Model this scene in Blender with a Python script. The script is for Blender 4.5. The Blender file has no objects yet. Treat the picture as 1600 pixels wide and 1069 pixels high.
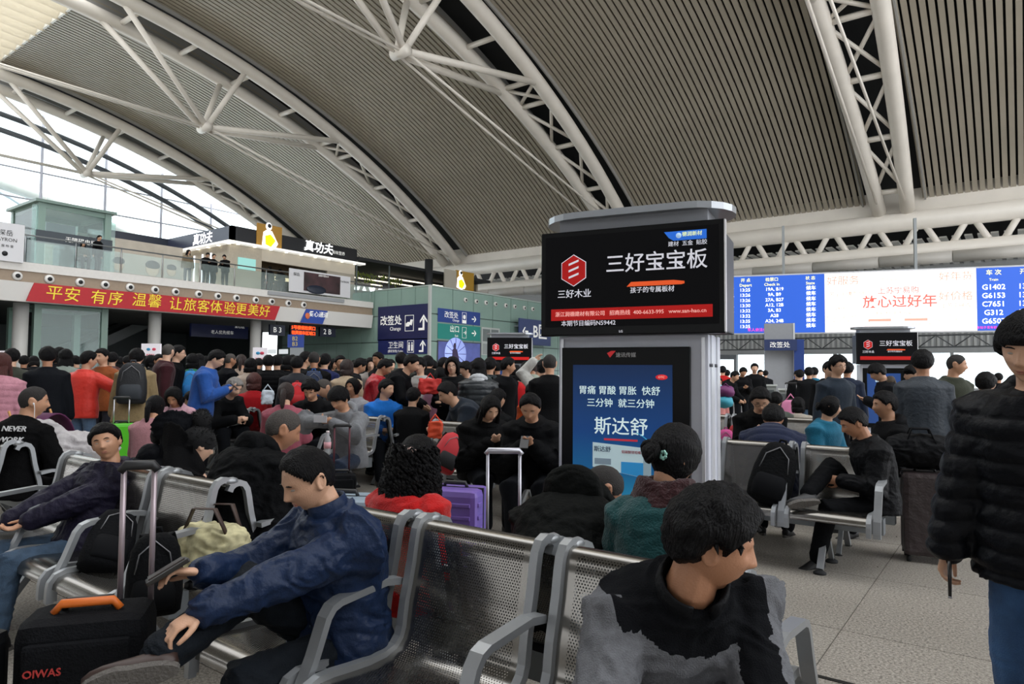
import bpy, bmesh, math, random
import numpy as np
from mathutils import Vector, Matrix, Euler, noise as mnoise
SC = bpy.context.scene
COL = SC.collection
R = math.radians
rng = random.Random(7)
# ---------------------------------------------------------------- camera
FPX, YAW, EYE = 1067.0, R(36.5), 1.42
ROLL, PITCH = math.atan(.008), math.atan((583 - 534.5) / FPX)
_fw = Vector((-math.sin(YAW) * math.cos(PITCH), math.cos(YAW) * math.cos(PITCH), math.sin(PITCH)))
_r0 = Vector((math.cos(YAW), math.sin(YAW), 0)); _u0 = _r0.cross(_fw)
_rt = _r0 * math.cos(ROLL) + _u0 * math.sin(ROLL); _up = _rt.cross(_fw)
CAMP = Vector((0, 0, EYE))
cd = bpy.data.cameras.new('camera'); cam = bpy.data.objects.new('camera', cd); COL.objects.link(cam)
cd.sensor_width = 36; cd.lens = 36 * FPX / 1600; cd.clip_start = .05; cd.clip_end = 600
cam.matrix_world = Matrix((( _rt.x, _up.x, -_fw.x, CAMP.x), (_rt.y, _up.y, -_fw.y, CAMP.y), (_rt.z, _up.z, -_fw.z, CAMP.z), (0, 0, 0, 1)))
SC.camera = cam
cd.dof.use_dof = False
def ray(x, y): return _fw + _rt * ((x - 800) / FPX) - _up * ((y - 534.5) / FPX)
def onX(x, y, X): r = ray(x, y); return CAMP + r * (X / r.x)
def onY(x, y, Y): r = ray(x, y); return CAMP + r * (Y / r.y)
def onZ(x, y, Z): r = ray(x, y); return CAMP + r * ((Z - EYE) / r.z)
def at(x, y, d): return CAMP + ray(x, y) * d
# ---------------------------------------------------------------- world and light
w = bpy.data.worlds.new('sky'); SC.world = w; w.use_nodes = True
nt = w.node_tree; bgn = nt.nodes['Background']
tc = nt.nodes.new('ShaderNodeTexCoord'); nz = nt.nodes.new('ShaderNodeTexNoise'); nz.inputs['Scale'].default_value = 2.2
rp = nt.nodes.new('ShaderNodeValToRGB'); rp.color_ramp.elements[0].color = (.84, .89, .96, 1); rp.color_ramp.elements[1].color = (1, .99, .97, 1)
nt.links.new(tc.outputs['Generated'], nz.inputs['Vector']); nt.links.new(nz.outputs['Fac'], rp.inputs['Fac']); nt.links.new(rp.outputs['Color'], bgn.inputs['Color'])
bgn.inputs['Strength'].default_value = 3.3
sd = bpy.data.lights.new('sun', 'SUN'); sd.energy = .7; sd.angle = R(25); sd.color = (1, .97, .92)
so = bpy.data.objects.new('sun', sd); COL.objects.link(so); so.rotation_euler = Euler((R(38), 0, R(35)))
SC.view_settings.view_transform = 'Standard'; SC.view_settings.look = 'None'; SC.view_settings.gamma = 1
SC.view_settings.use_curve_mapping = False
SC.view_settings.exposure = 0.1
# ---------------------------------------------------------------- materials
def lin(h):
    h = h.lstrip('#'); c = [int(h[i:i + 2], 16) / 255 for i in (0, 2, 4)]
    return tuple(v / 12.92 if v <= .04045 else ((v + .055) / 1.055) ** 2.4 for v in c)
_M = {}
def mat(col, rough=.6, metal=0, noise=0, scale=8, bump=0, bscale=40, emit=0, alpha=1, spec=.5, sheen=0, stretch=None, trans=0):
    key = (col, rough, metal, noise, scale, bump, bscale, emit, alpha, spec, sheen, stretch, trans)
    if key in _M: return _M[key]
    m = bpy.data.materials.new('m_' + str(len(_M))); m.use_nodes = True; t = m.node_tree; N = t.nodes; L = t.links
    b = N['Principled BSDF']; c = lin(col) if isinstance(col, str) else col
    b.inputs['Base Color'].default_value = (*c, 1); b.inputs['Roughness'].default_value = rough; b.inputs['Metallic'].default_value = metal
    b.inputs['Specular IOR Level'].default_value = spec; m.diffuse_color = (*c, 1)
    if sheen: b.inputs['Sheen Weight'].default_value = sheen
    if emit: b.inputs['Emission Color'].default_value = (*c, 1); b.inputs['Emission Strength'].default_value = emit
    if alpha < 1: b.inputs['Alpha'].default_value = alpha
    if trans: b.inputs['Transmission Weight'].default_value = trans
    if noise or bump:
        g = N.new('ShaderNodeTexCoord'); src = g.outputs['Object']
        if stretch:
            mp = N.new('ShaderNodeMapping'); mp.inputs['Scale'].default_value = stretch; L.new(src, mp.inputs['Vector']); src = mp.outputs['Vector']
    if noise:
        n = N.new('ShaderNodeTexNoise'); n.inputs['Scale'].default_value = scale; n.inputs['Detail'].default_value = 5; L.new(src, n.inputs['Vector'])
        r = N.new('ShaderNodeValToRGB'); r.color_ramp.elements[0].position = .3; r.color_ramp.elements[1].position = .7
        r.color_ramp.elements[0].color = (*[v * (1 - noise) for v in c], 1); r.color_ramp.elements[1].color = (*[min(1, v * (1 + noise)) for v in c], 1)
        L.new(n.outputs['Fac'], r.inputs['Fac']); L.new(r.outputs['Color'], b.inputs['Base Color'])
    if bump:
        n = N.new('ShaderNodeTexNoise'); n.inputs['Scale'].default_value = bscale; n.inputs['Detail'].default_value = 4; L.new(src, n.inputs['Vector'])
        bp = N.new('ShaderNodeBump'); bp.inputs['Strength'].default_value = min(1, bump); bp.inputs['Distance'].default_value = .02 * max(1, bump)
        L.new(n.outputs['Fac'], bp.inputs['Height']); L.new(bp.outputs['Normal'], b.inputs['Normal'])
    _M[key] = m
    return m
def glass(name, tint, a=.25, rough=.05):
    k = ('g', name)
    if k in _M: return _M[k]
    m = bpy.data.materials.new(name); m.use_nodes = True; t = m.node_tree; N = t.nodes; L = t.links
    N.remove(N['Principled BSDF']); o = N['Material Output']
    tr = N.new('ShaderNodeBsdfTransparent'); tr.inputs[0].default_value = (*[1 - (1 - v) * .5 for v in tint], 1)
    gl = N.new('ShaderNodeBsdfGlossy'); gl.inputs['Roughness'].default_value = rough
    df = N.new('ShaderNodeBsdfDiffuse'); df.inputs[0].default_value = (*tint, 1)
    fr = N.new('ShaderNodeFresnel'); fr.inputs[0].default_value = 1.45
    m1 = N.new('ShaderNodeMixShader'); m1.inputs[0].default_value = a; L.new(tr.outputs[0], m1.inputs[1]); L.new(df.outputs[0], m1.inputs[2])
    m2 = N.new('ShaderNodeMixShader'); L.new(fr.outputs[0], m2.inputs[0]); L.new(m1.outputs[0], m2.inputs[1]); L.new(gl.outputs[0], m2.inputs[2]); L.new(m2.outputs[0], o.inputs[0])
    _M[k] = m
    return m
# ---------------------------------------------------------------- object helpers
def tag(o, label=None, cat=None, group=None, kind=None):
    if label: o['label'] = label
    if cat: o['category'] = cat
    if group: o['group'] = group
    if kind: o['kind'] = kind
    return o
def thing(name, label, cat, loc=(0, 0, 0), rz=0, group=None):
    o = bpy.data.objects.new(name, None); o.empty_display_size = .1; COL.objects.link(o)
    o.location = loc; o.rotation_euler = (0, 0, rz)
    return tag(o, label, cat, group)
def link(name, me, m=None, parent=None, loc=None, rot=None):
    o = bpy.data.objects.new(name, me); COL.objects.link(o)
    if m is not None:
        if len(me.materials) == 0: me.materials.append(m)
        else: o.material_slots[0].link = 'OBJECT'; o.material_slots[0].material = m
    if parent: o.parent = parent
    if loc is not None: o.location = loc
    if rot is not None: o.rotation_euler = rot
    return o
def copy_tree(o, parent=None):
    c = o.copy(); COL.objects.link(c)
    if parent: c.parent = parent
    for ch in list(o.children): copy_tree(ch, c)
    return c
class MB:
    def __init__(s): s.v = []; s.f = []; s.sm = []
    def add(s, vs, fs, smooth=False):
        n = len(s.v); s.v += [tuple(v) for v in vs]; s.f += [tuple(i + n for i in f) for f in fs]; s.sm += [smooth] * len(fs); return s
    def box(s, x0, x1, y0, y1, z0, z1):
        return s.add([(x0, y0, z0), (x1, y0, z0), (x1, y1, z0), (x0, y1, z0), (x0, y0, z1), (x1, y0, z1), (x1, y1, z1), (x0, y1, z1)],
                     [(0, 3, 2, 1), (4, 5, 6, 7), (0, 1, 5, 4), (1, 2, 6, 5), (2, 3, 7, 6), (3, 0, 4, 7)])
    def tube(s, pts, r, n=10, closed=False, ry=None, smooth=True, caps=True, up=None):
        pts = [Vector(p) for p in pts]; m = len(pts); rs = r if isinstance(r, (list, tuple)) else [r] * m
        rings = []; prev = None
        for i, p in enumerate(pts):
            a = pts[(i - 1) % m] if (i or closed) else p; b = pts[(i + 1) % m] if (i < m - 1 or closed) else p
            t = (b - a).normalized()
            if up is not None: u = Vector(up); u = (u - t * u.dot(t)).normalized()
            elif prev is None: u = Vector((0, 0, 1)) if abs(t.z) < .9 else Vector((1, 0, 0)); u = (u - t * u.dot(t)).normalized()
            else: u = (prev - t * prev.dot(t)).normalized()
            prev = u; w_ = t.cross(u); k = 1
            if 0 < i < m - 1:
                q = (pts[i] - a).normalized().dot((b - pts[i]).normalized()); k = 1 / max(.5, math.sqrt((1 + q) / 2))
            rr = rs[i]; r2 = rr if ry is None else ry
            rings.append([p + (w_ * math.cos(2 * math.pi * (j + .5) / n) * rr + u * math.sin(2 * math.pi * (j + .5) / n) * r2) * (k if n > 4 else 1) for j in range(n)])
        vs = [v for g in rings for v in g]; fs = []
        for i in range(m if closed else m - 1):
            for j in range(n):
                a = i * n + j; b = i * n + (j + 1) % n; c = ((i + 1) % m) * n; fs.append((a, b, c + (j + 1) % n, c + j))
        if not closed and caps: fs += [tuple(reversed(range(n))), tuple(range((m - 1) * n, m * n))]
        return s.add(vs, fs, smooth and n > 4)
    def loft(s, rings, caps=True, smooth=True):
        n = len(rings[0]); vs = [v for g in rings for v in g]; fs = []
        for i in range(len(rings) - 1):
            for j in range(n): a = i * n + j; b = i * n + (j + 1) % n; fs.append((a, b, b + n, a + n))
        if caps: fs += [tuple(reversed(range(n))), tuple(range((len(rings) - 1) * n, len(rings) * n))]
        return s.add(vs, fs, smooth)
    def ball(s, c, r, n=12, m=8):
        c = Vector(c); r = r if isinstance(r, (tuple, list)) else (r, r, r)
        vs = [c + Vector((0, 0, -r[2]))]
        for i in range(1, m):
            a = math.pi * i / m
            for j in range(n): b = 2 * math.pi * j / n; vs.append(c + Vector((math.sin(a) * math.cos(b) * r[0], math.sin(a) * math.sin(b) * r[1], -math.cos(a) * r[2])))
        vs.append(c + Vector((0, 0, r[2]))); fs = []
        for j in range(n): fs.append((0, 1 + (j + 1) % n, 1 + j)); e = 1 + (m - 2) * n; fs.append((e + j, e + (j + 1) % n, len(vs) - 1))
        for i in range(m - 2):
            for j in range(n): a = 1 + i * n + j; b = 1 + i * n + (j + 1) % n; fs.append((a, b, b + n, a + n))
        return s.add(vs, fs, True)
    def prism(s, poly, y0, y1):      # polygon in x,z pushed along y
        n = len(poly); vs = [(p[0], y0, p[1]) for p in poly] + [(p[0], y1, p[1]) for p in poly]
        return s.add(vs, [tuple(range(n)), tuple(reversed(range(n, 2 * n)))] + [(j, j + n, (j + 1) % n + n, (j + 1) % n) for j in range(n)])
    def mesh(s, name='mesh'):
        me = bpy.data.meshes.new(name); me.from_pydata(s.v, [], s.f); me.polygons.foreach_set('use_smooth', s.sm); me.update()
        return me
    def obj(s, name, m=None, parent=None, loc=None, rot=None, bevel=0):
        me = s.mesh(name)
        if bevel:
            bm = bmesh.new(); bm.from_mesh(me); bmesh.ops.recalc_face_normals(bm, faces=bm.faces)
            bmesh.ops.bevel(bm, geom=bm.edges, offset=bevel, segments=2, affect='EDGES', profile=.6); bm.to_mesh(me); bm.free()
        return link(name, me, m, parent, loc, rot)
def struct(mb, name, m, parent=None):
    o = mb.obj(name, m, parent)
    if not parent: o['kind'] = 'structure'
    return o
def text(body, size, m, parent, x, z, y=-.01, name='lettering', align='CENTER', depth=.002, bold=0, sx=1, shear=0, spacing=1):
    c = bpy.data.curves.new('txt', 'FONT'); c.body = body; c.size = size; c.align_x = align; c.align_y = 'CENTER'; c.extrude = depth; c.offset = bold * size
    c.shear = shear; c.space_character = spacing; c.resolution_u = 2
    o = bpy.data.objects.new('txt', c); COL.objects.link(o)
    me = bpy.data.meshes.new_from_object(o.evaluated_get(bpy.context.evaluated_depsgraph_get())); bpy.data.objects.remove(o); bpy.data.curves.remove(c)
    me.materials.clear()
    return_o = link(name, me, m, parent, (x, y, z), (R(90), 0, 0)); return_o.scale = (sx, 1, 1)
    return return_o
def panel(mb_m, name, parent, x0, x1, z0, z1, y0=-.004, y1=0):
    return MB().box(x0, x1, y0, y1, z0, z1).obj(name, mb_m, parent)
WHITE = mat('d4cfc8', .45, noise=.04, scale=1.5); DARK = mat('1b1d20', .6); STEELP = mat('e6e0d6', .38, noise=.05, scale=.7)
# ---------------------------------------------------------------- floor
def floor_mat():
    m = bpy.data.materials.new('granite'); m.use_nodes = True; t = m.node_tree; N = t.nodes; L = t.links; b = N['Principled BSDF']
    tc = N.new('ShaderNodeTexCoord'); n1 = N.new('ShaderNodeTexNoise'); n1.inputs['Scale'].default_value = 75; n1.inputs['Detail'].default_value = 6; n1.inputs['Roughness'].default_value = .75
    n2 = N.new('ShaderNodeTexNoise'); n2.inputs['Scale'].default_value = .8; n2.inputs['Detail'].default_value = 6
    r = N.new('ShaderNodeValToRGB'); r.color_ramp.elements[0].position = .38; r.color_ramp.elements[0].color = (*lin('57524b'), 1); r.color_ramp.elements[1].position = .6; r.color_ramp.elements[1].color = (*lin('bdb6ab'), 1)
    mx = N.new('ShaderNodeMixRGB'); mx.blend_type = 'MULTIPLY'; mx.inputs[0].default_value = .35
    L.new(tc.outputs['Object'], n1.inputs['Vector']); L.new(tc.outputs['Object'], n2.inputs['Vector']); L.new(n1.outputs['Fac'], r.inputs['Fac'])
    L.new(r.outputs['Color'], mx.inputs[1]); L.new(n2.outputs['Fac'], mx.inputs[2]); L.new(mx.outputs[0], b.inputs['Base Color'])
    b.inputs['Roughness'].default_value = .38
    return m
GRAN = floor_mat(); JOINT = mat('58544e', .8)
fl = struct(MB().box(-72, 26, -26, 76, -.3, -.004), 'floor', JOINT)
tile = MB().box(0, 1.194, 0, 1.194, -.02, 0).mesh('tile'); tile.materials.append(GRAN)
for i in range(-8, 2):
    for j in range(0, 10):
        o = link('tile', tile, None, fl, (i * 1.2 + .38 , j * 1.2 + .63, 0))
g = MB()
def gap(x0, x1, y0, y1):
    nx = max(1, round((x1 - x0) / 4.8)); ny = max(1, round((y1 - y0) / 4.8))
    for i in range(nx):
        for j in range(ny):
            a = x0 + (x1 - x0) * i / nx; c = y0 + (y1 - y0) * j / ny
            g.box(a, a + (x1 - x0) / nx - .006, c, c + (y1 - y0) / ny - .006, -.02, 0)
gap(-9.22, 2.78, -25, .63); gap(-9.22, 2.78, 12.63, 75); gap(-71, -9.22, -25, 75); gap(2.78, 25, -25, 75)
tag(g.obj('outer_paving', GRAN, fl), kind='stuff')
MB().box(-9.5, 25, 3.5, 3.53, -.01, .003).obj('floor_channel', mat('2b2a28', .5, .6), fl)
# ---------------------------------------------------------------- vaulted ceiling
RC, YC, ZC = 66.0, 12.0, -42.0
def prof(Y, o=0): return ZC + math.sqrt((RC + o) ** 2 - (Y - YC) ** 2)
def nrm(Y):
    v = Vector((0, Y - YC, prof(Y) - ZC)); return v.normalized()
def pt(X, Y, o=0): n = nrm(Y); return Vector((X, YC + n.y * (RC + o), ZC + n.z * (RC + o)))
ARCH = [-6.25, -25.4, -44.35, -63.1, 12.9]
XL, XR = -66, 24
def deck(y0, y1, x0, x1, o, n=24, th=.15):
    m = MB()
    rr = []
    for i in range(n + 1):
        Y = y0 + (y1 - y0) * i / n; rr.append([pt(x0, Y, o), pt(x1, Y, o), pt(x1, Y, o + th), pt(x0, Y, o + th)])
    return m.loft(rr, smooth=False)
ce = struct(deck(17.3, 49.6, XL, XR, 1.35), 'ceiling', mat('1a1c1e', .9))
struct(deck(-25, -2, XL, XR, 1.35), 'ceiling_rear_unseen', mat('8a8882', .9), ce)  # unseen roof behind the camera, put in to hold back sky light
PITCHX, SW = .372, .262
sm = MB(); rr = []
for i in range(27):
    Y = 17.4 + (49.75 - 17.4) * i / 26; rr.append([pt(-SW / 2, Y, .78), pt(SW / 2, Y, .78), pt(SW / 2, Y, .9), pt(-SW / 2, Y, .9)])
sm.loft(rr, smooth=False); slat = sm.mesh('slat'); slat.materials.append(mat('a79f90', .42, 0, noise=.06, scale=.35))
bounds = [(-61.2, -46.2), (-42.5, -27.2), (-23.5, -8.05), (-4.5, 11.0)]
for a, b in bounds:
    n = int((b - a) / PITCHX)
    for i in range(n + 1): link('slat', slat, None, ce, (a + i * (b - a) / n, 0, 0))
sky_m = bpy.data.materials.new('louver'); sky_m.use_nodes = True
_t = sky_m.node_tree; _p = _t.nodes['Principled BSDF']; _t.nodes.remove(_p)
_a = _t.nodes.new('ShaderNodeBsdfTranslucent'); _b = _t.nodes.new('ShaderNodeBsdfDiffuse'); _c = _t.nodes.new('ShaderNodeMixShader')
_a.inputs[0].default_value = (.85, .8, .68, 1); _b.inputs[0].default_value = (.75, .73, .68, 1); _c.inputs[0].default_value = .5
_t.links.new(_a.outputs[0], _c.inputs[1]); _t.links.new(_b.outputs[0], _c.inputs[2]); _t.links.new(_c.outputs[0], _t.nodes['Material Output'].inputs[0])
lv = MB(); rr = []
for i in range(9):
    Y = 7.4 + 10 * i / 8; rr.append([pt(-.42, Y, .5), pt(.34, Y, 1.05), pt(.34, Y, 1.08), pt(-.42, Y, .53)])
lv.loft(rr, smooth=False); lvm = lv.mesh('louver'); lvm.materials.append(sky_m)
for a, b in bounds:
    n = int((b - a) / 1.22)
    for i in range(n + 1): link('skylight_louver', lvm, None, ce, (a + .3 + i * (b - a) / n, 0, 0))
eb = MB()
for a, b in bounds: eb.box(a - .2, b + .2, 17.3, 17.42, pt(0, 17.4, .6).z, pt(0, 17.4, 1.5).z)
eb.obj('skylight_trim', mat('e8e6e0', .3), ce)
# side strips along the arches
for X in ARCH[:4]:
    for s in (-1, 1):
        m = MB(); rr = []
        for i in range(25):
            Y = 7.5 + (49.7 - 7.5) * i / 24; x = X + s * 1.78; rr.append([pt(x - .05, Y, .55), pt(x + .05, Y, .55), pt(x + .05, Y, 1.4), pt(x - .05, Y, 1.4)])
        m.loft(rr, smooth=False); m.obj('ceiling_edge', mat('9c9b97', .4), ce)
rw = MB().box(XL, XR, -25.3, -25, 0, 1.0).box(XL, XR, -25.3, -25, 3.2, 12)
x = XL
while x < XR: rw.box(x, x + 1.6, -25.3, -25, 1.0, 3.2); x += 5.2
struct(rw, 'wall_rear_unseen', mat('6f6d69', .7))  # unseen wall added to darken the seats' reflections, gaps shaped for bright streaks
struct(MB().box(XR, XR + .3, -25, 2, 0, 14), 'wall_right', mat('7c7a76', .7))
# ---------------------------------------------------------------- arched trusses
def half(Y): return 0.8 + .78 * (1 - max(0, (abs(Y - YC) - 14) / 24) ** 1.3) if abs(Y - YC) > 14 else 1.58
alab = ['white twin-tube roof arch with criss-cross bracing coming down above the departure board', 'white twin-tube roof arch landing behind the big screen kiosk top',
        'white twin-tube roof arch landing above the green sign wall', 'white twin-tube roof arch nearest the bright glass end wall']
for k, X in enumerate(ARCH[:4]):
    T = thing('roof_arch', alab[k], 'roof truss', (X, 0, 0), group='roof arches')
    for s in (-1, 1):
        MB().tube([pt(s * half(Y), Y) for Y in np.linspace(-24, 49.8, 42)], .44, 14).obj('chord', STEELP, T)
    rungs = [-4, 1, 6, 10.5, 15, 19.4, 23.2, 27, 31, 34.8, 36.6, 40.5, 44.6, 48.4]
    for Y in rungs: MB().tube([pt(-half(Y), Y), pt(half(Y), Y)], .17, 8).obj('rung', STEELP, T)
    for y0, y1 in [(34.8, 36.6), (36.6, 40.5), (40.5, 44.6), (44.6, 48.4)]:
        MB().tube([pt(-half(y0), y0), pt(half(y1), y1)], .12, 8).obj('brace', STEELP, T)
        MB().tube([pt(half(y0), y0, .05), pt(-half(y1), y1, .05)], .12, 8).obj('brace', STEELP, T)
    NY, NZ = 24.4, 18.0
    for ny, sg in ((NY, 1), (24 - NY, -1)):
        for s in (-1, 1):
            for ty in (18.3, 26.4, 34.8):
                Y = ty if sg > 0 else 24 - ty
                MB().tube([(s * .28, ny, NZ), pt(s * half(Y), Y, -.25)], .19 if ty < 30 else .2, 8).obj('strut', STEELP, T)
            if sg > 0: MB().tube([(s * .3, ny, NZ), (s * (half(49) - .05), 49.2, prof(49.2) - .2)], .075, 8).obj('tie_rod', STEELP, T)
        MB().tube([(-.55, ny, NZ), (.55, ny, NZ)], .3, 12).obj('node', STEELP, T)
    for s in (-1, 1):
        MB().tube([(s * .18, 24 - NY, NZ), (s * .18, NY, NZ)], .075, 8).obj('tie_rod', STEELP, T)
        MB().tube([(s * half(49.7), 49.7, prof(49.7) - .1), (s * half(49.7), 50, 11.3)], [.3, .22], 8).obj('foot', STEELP, T)
# ---------------------------------------------------------------- truss girder along the far edge
G = thing('girder', 'long white tubular girder with V struts running across above the departure board', 'girder', (0, 50, 0))
MB().tube([(XL, 0, 11.35), (XR, 0, 11.35)], .6, 18).obj('chord', STEELP, G)
MB().tube([(XL, 0, 9.35), (XR, 0, 9.35)], .5, 18).obj('chord', STEELP, G)
x = -65
while x < 10:
    for s in (-1, 1): MB().tube([(x + s * .22, 0, 11), (x + s * 1.05, 0, 9.5)], .19, 10).obj('strut', STEELP, G)
    x += 2.62
D = thing('air_duct', 'pale jointed round duct hung under the white girder', 'duct', (0, 49.3, 8.75))
x = -43
while x < 22: MB().tube([(x, 0, 0), (x + 3.95, 0, 0)], .36, 16).obj('duct_section', mat('bdb9b2', .45, noise=.06, scale=1), D); x += 4
tag(MB().box(XL, XR, 50.2, 50.5, 11.6, 14.4).obj('trim_2', STEELP), kind='structure')
# second hall beyond
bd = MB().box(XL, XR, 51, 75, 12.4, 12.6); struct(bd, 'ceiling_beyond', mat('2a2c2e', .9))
sl2 = MB()
x = -46
while x < 12: sl2.box(x, x + .42, 53, 72, 10.6 , 10.7); x += .7
tag(sl2.obj('ceiling_slats_beyond', mat('d9d9d6', .5)), kind='structure')
wb = MB()
FY = 66.0
wb.box(XL, XR, FY, FY + .3, 3.35, 12.4).box(XL, XR, FY, FY + .3, 0, .5)
x = XL
while x < XR: wb.box(x, x + .25, FY, FY + .3, .5, 3.35); x += 4.4
wf_ = struct(wb, 'wall_far', mat('b9bcbe', .6))
rb_ = MB(); x = -46
while x < 20: rb_.box(x, x + .16, FY - .12, FY, 3.9, 9.5); x += .42
tag(rb_.obj('wall_ribs', mat('d6d8d8', .5), wf_), kind='stuff')
gw = MB(); x = XL
while x < XR: gw.box(x + .25, x + 4.4, FY + .1, FY + .13, .5, 3.35); x += 4.4
tag(gw.obj('window_1', glass('clear', (.8, .9, .92), .04)), kind='structure')
lt = MB()
for zz in (3.55, 4.4): lt.tube([(-30, 58, zz), (22, 58, zz)], .06, 6)
x = -30
while x < 20: lt.tube([(x, 58, 3.55), (x + 1.1, 58, 4.4), (x + 2.2, 58, 3.55)], .045, 5); x += 2.2
LT = thing('lattice_beam', 'thin dark lattice beam seen under the departure board', 'beam'); lt.obj('lattice', mat('5a5e60', .6), LT)
# ---------------------------------------------------------------- glass end wall
ew = MB(); GX = -68.0
for Y in np.arange(2, 50, 5.2): ew.tube([(GX, Y, 0), (GX, Y, prof(min(Y, 49)) + .5)], .11, 8)
for z in (7.5, 10.5, 13.5, 16, 18.5): ew.tube([(GX, -10, z), (GX, 50, z)], .07, 6)
struct(ew, 'window_2', mat('b9bcc8', .5))
gp = MB()
for Y in np.arange(-8, 50, 5.2): gp.box(GX - .02, GX + .02, Y + .05, Y + 5.15, 5.6, 25)
gp.obj('pane', glass('clear', (.8, .9, .92), .04), bpy.data.objects['window_2'])
CN = thing('outer_canopy', 'curved white canopy outside beyond the glass end wall', 'canopy')
for k in range(7):
    m = MB(); rr = []
    for i in range(9):
        Y = 4 + k * 6.8 + i * .85; z = 21.5 - k * 2.2 - i * .12 + 1.1 * math.sin(i / 8 * math.pi)
        rr.append([(-75, Y, z), (-90, Y + 4, z + 4.2), (-90, Y + 4, z + 4.4), (-75, Y, z + .2)])
    m.loft(rr, smooth=False).obj('canopy_fin', mat('c4ced4', .5), CN)
MB().tube([(-76, Y, prof(min(max(Y, -20), 49)) - 4.5) for Y in np.linspace(0, 48, 12)], .5, 10).obj('canopy_rib', STEELP, CN)
# gable beams just inside
gb = MB()
for o in (-1.3, -2.6): gb.tube([pt(-66.5, Y, o) for Y in np.linspace(0, 49, 24)], .22, 8)
tag(gb.obj('trim_1', mat('5b6066', .5)), kind='structure')
BK = thing('dark_canopy', 'dark blue curved roof outside behind the glass lift', 'canopy')
MB().loft([[(-72, Y, 5.0), (-72, Y, 13.6 - .011 * (Y + 6) ** 2), (-71, Y, 13.6 - .011 * (Y + 6) ** 2), (-71, Y, 5.0)] for Y in np.linspace(-4, 24, 10)], smooth=False).obj('roof_sheet', mat('3b4a63', .5), BK)
# ---------------------------------------------------------------- flat work on walls, signs and screens
class Pl:
    def __init__(s, O, rz): s.O = Vector(O); s.rz = rz; s.a = Vector((math.cos(rz), math.sin(rz), 0)); s.n = Vector((math.sin(rz), -math.cos(rz), 0))
    def uv(s, px, py):
        r = ray(px, py); t = (s.O - CAMP).dot(s.n) / r.dot(s.n); p = CAMP + r * t
        s.d = t; return (p - s.O).dot(s.a), p.z - s.O.z
    def text(s, body, px, py, h, m, parent, y=-.02, **k):
        u, v = s.uv(px, py); return text(body, h * s.d / FPX * 1.15, m, parent, u, v, y, **k)
    def rect(s, name, m, parent, x0, y0, x1, y1, f=-.012, b=0):
        u0, v1 = s.uv(x0, y0); u1, v0 = s.uv(x1, y1)
        return MB().box(min(u0, u1), max(u0, u1), f, b, min(v0, v1), max(v0, v1)).obj(name, m, parent)
WT = mat('f2f2ee', .6, emit=.25)
# mezzanine
MX = -32.7
MZ = struct(MB().box(-60, MX - .25, -14, 29.4, 5.0, 5.75), 'floor_upper', mat('a9a49b', .7))
MB().box(MX - .3, MX, -14, 29.4, 5.45, 5.82).obj('slab_edge', mat('dcd9d4', .5, noise=.03), MZ)
MB().box(MX - .35, MX - .08, -14, 29.4, 5.0, 5.45).obj('fascia_band', mat('9c8a76', .55, noise=.05), MZ)
pr = MB().loft([[(MX - .3, y, 5.0), (MX, y, 5.0), (MX - .12, y, 4.2), (MX - .42, y, 4.2)] for y in (-14, 10, 29.4)], smooth=False)
pr.obj('fascia', mat('d9d7d3', .5), MZ)
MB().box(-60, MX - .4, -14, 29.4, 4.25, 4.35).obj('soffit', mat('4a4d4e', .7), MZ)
nzm = MB().tube([(0, 0, 0), (.1, 0, 0)], [.2, .17], 14).mesh('nozzle'); nzm.materials.append(mat('e8e6e2', .4))
nzd = MB().tube([(.1, 0, 0), (.12, 0, 0)], .09, 10).mesh('nozzle_eye'); nzd.materials.append(DARK)
for px in (27, 77, 125, 164, 203, 242, 274, 310, 340, 369, 399, 424, 450, 474):
    p = onX(px, 428 + (px - 27) * .1075, MX - .06)
    o = link('air_nozzle', nzm, None, MZ, (MX - .08, p.y, 5.22)); link('nozzle_eye', nzd, None, o)
pf = Pl((MX - .04, 0, 0), R(90))
bn = thing('banner', 'long red banner with yellow Chinese slogan along the upper floor edge', 'banner', (MX - .03, 10.6, 4.2), R(90))
L0 = 22.35 - 10.6
MB().prism([(0, .02), (L0 - .05, .02), (L0 + .25, .8), (.25, .8)], -.05, .02).obj('cloth', mat('b5202a', .6, noise=.05), bn)
yl = mat('e8d23a', .6, emit=.15)
pb = Pl((MX + .03, 10.6, 4.2), R(90))
for ch, px, py in zip('平安有序温馨让旅客体验更美好', (84, 112, 153, 180, 217, 241, 274, 296, 317, 337, 358, 376, 395, 413), (459, 462, 466, 468, 470, 472, 476, 478, 480, 481, 483, 484.5, 486, 487.5)):
    pb.text(ch, px, py, 21 - (px - 84) * .012, yl, bn, name='character', bold=0, y=-.07, shear=.1)
bl = thing('hanging_sign', 'small blue slanted sign with heart emblem at the end of the white fascia', 'sign', (MX - .02, 23.6, 4.25), R(90))
pz = Pl((MX + .02, 23.6, 4.25), R(90)); u0, v0 = pz.uv(470, 504); u1, v1 = pz.uv(512, 486)
MB().prism([(u0, v0), (u1 - .35, v0), (u1, v1), (u0 + .35, v1)], -.05, .02).obj('face', mat('2446a0', .5), bl)
pz.text('爱心通道', 497, 492, 8, WT, bl, bold=.008, shear=.2, y=-.07); MB().ball((.8, -.08, .35), (.16, .03, .18)).obj('emblem', mat('d87048', .5), bl)
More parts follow.
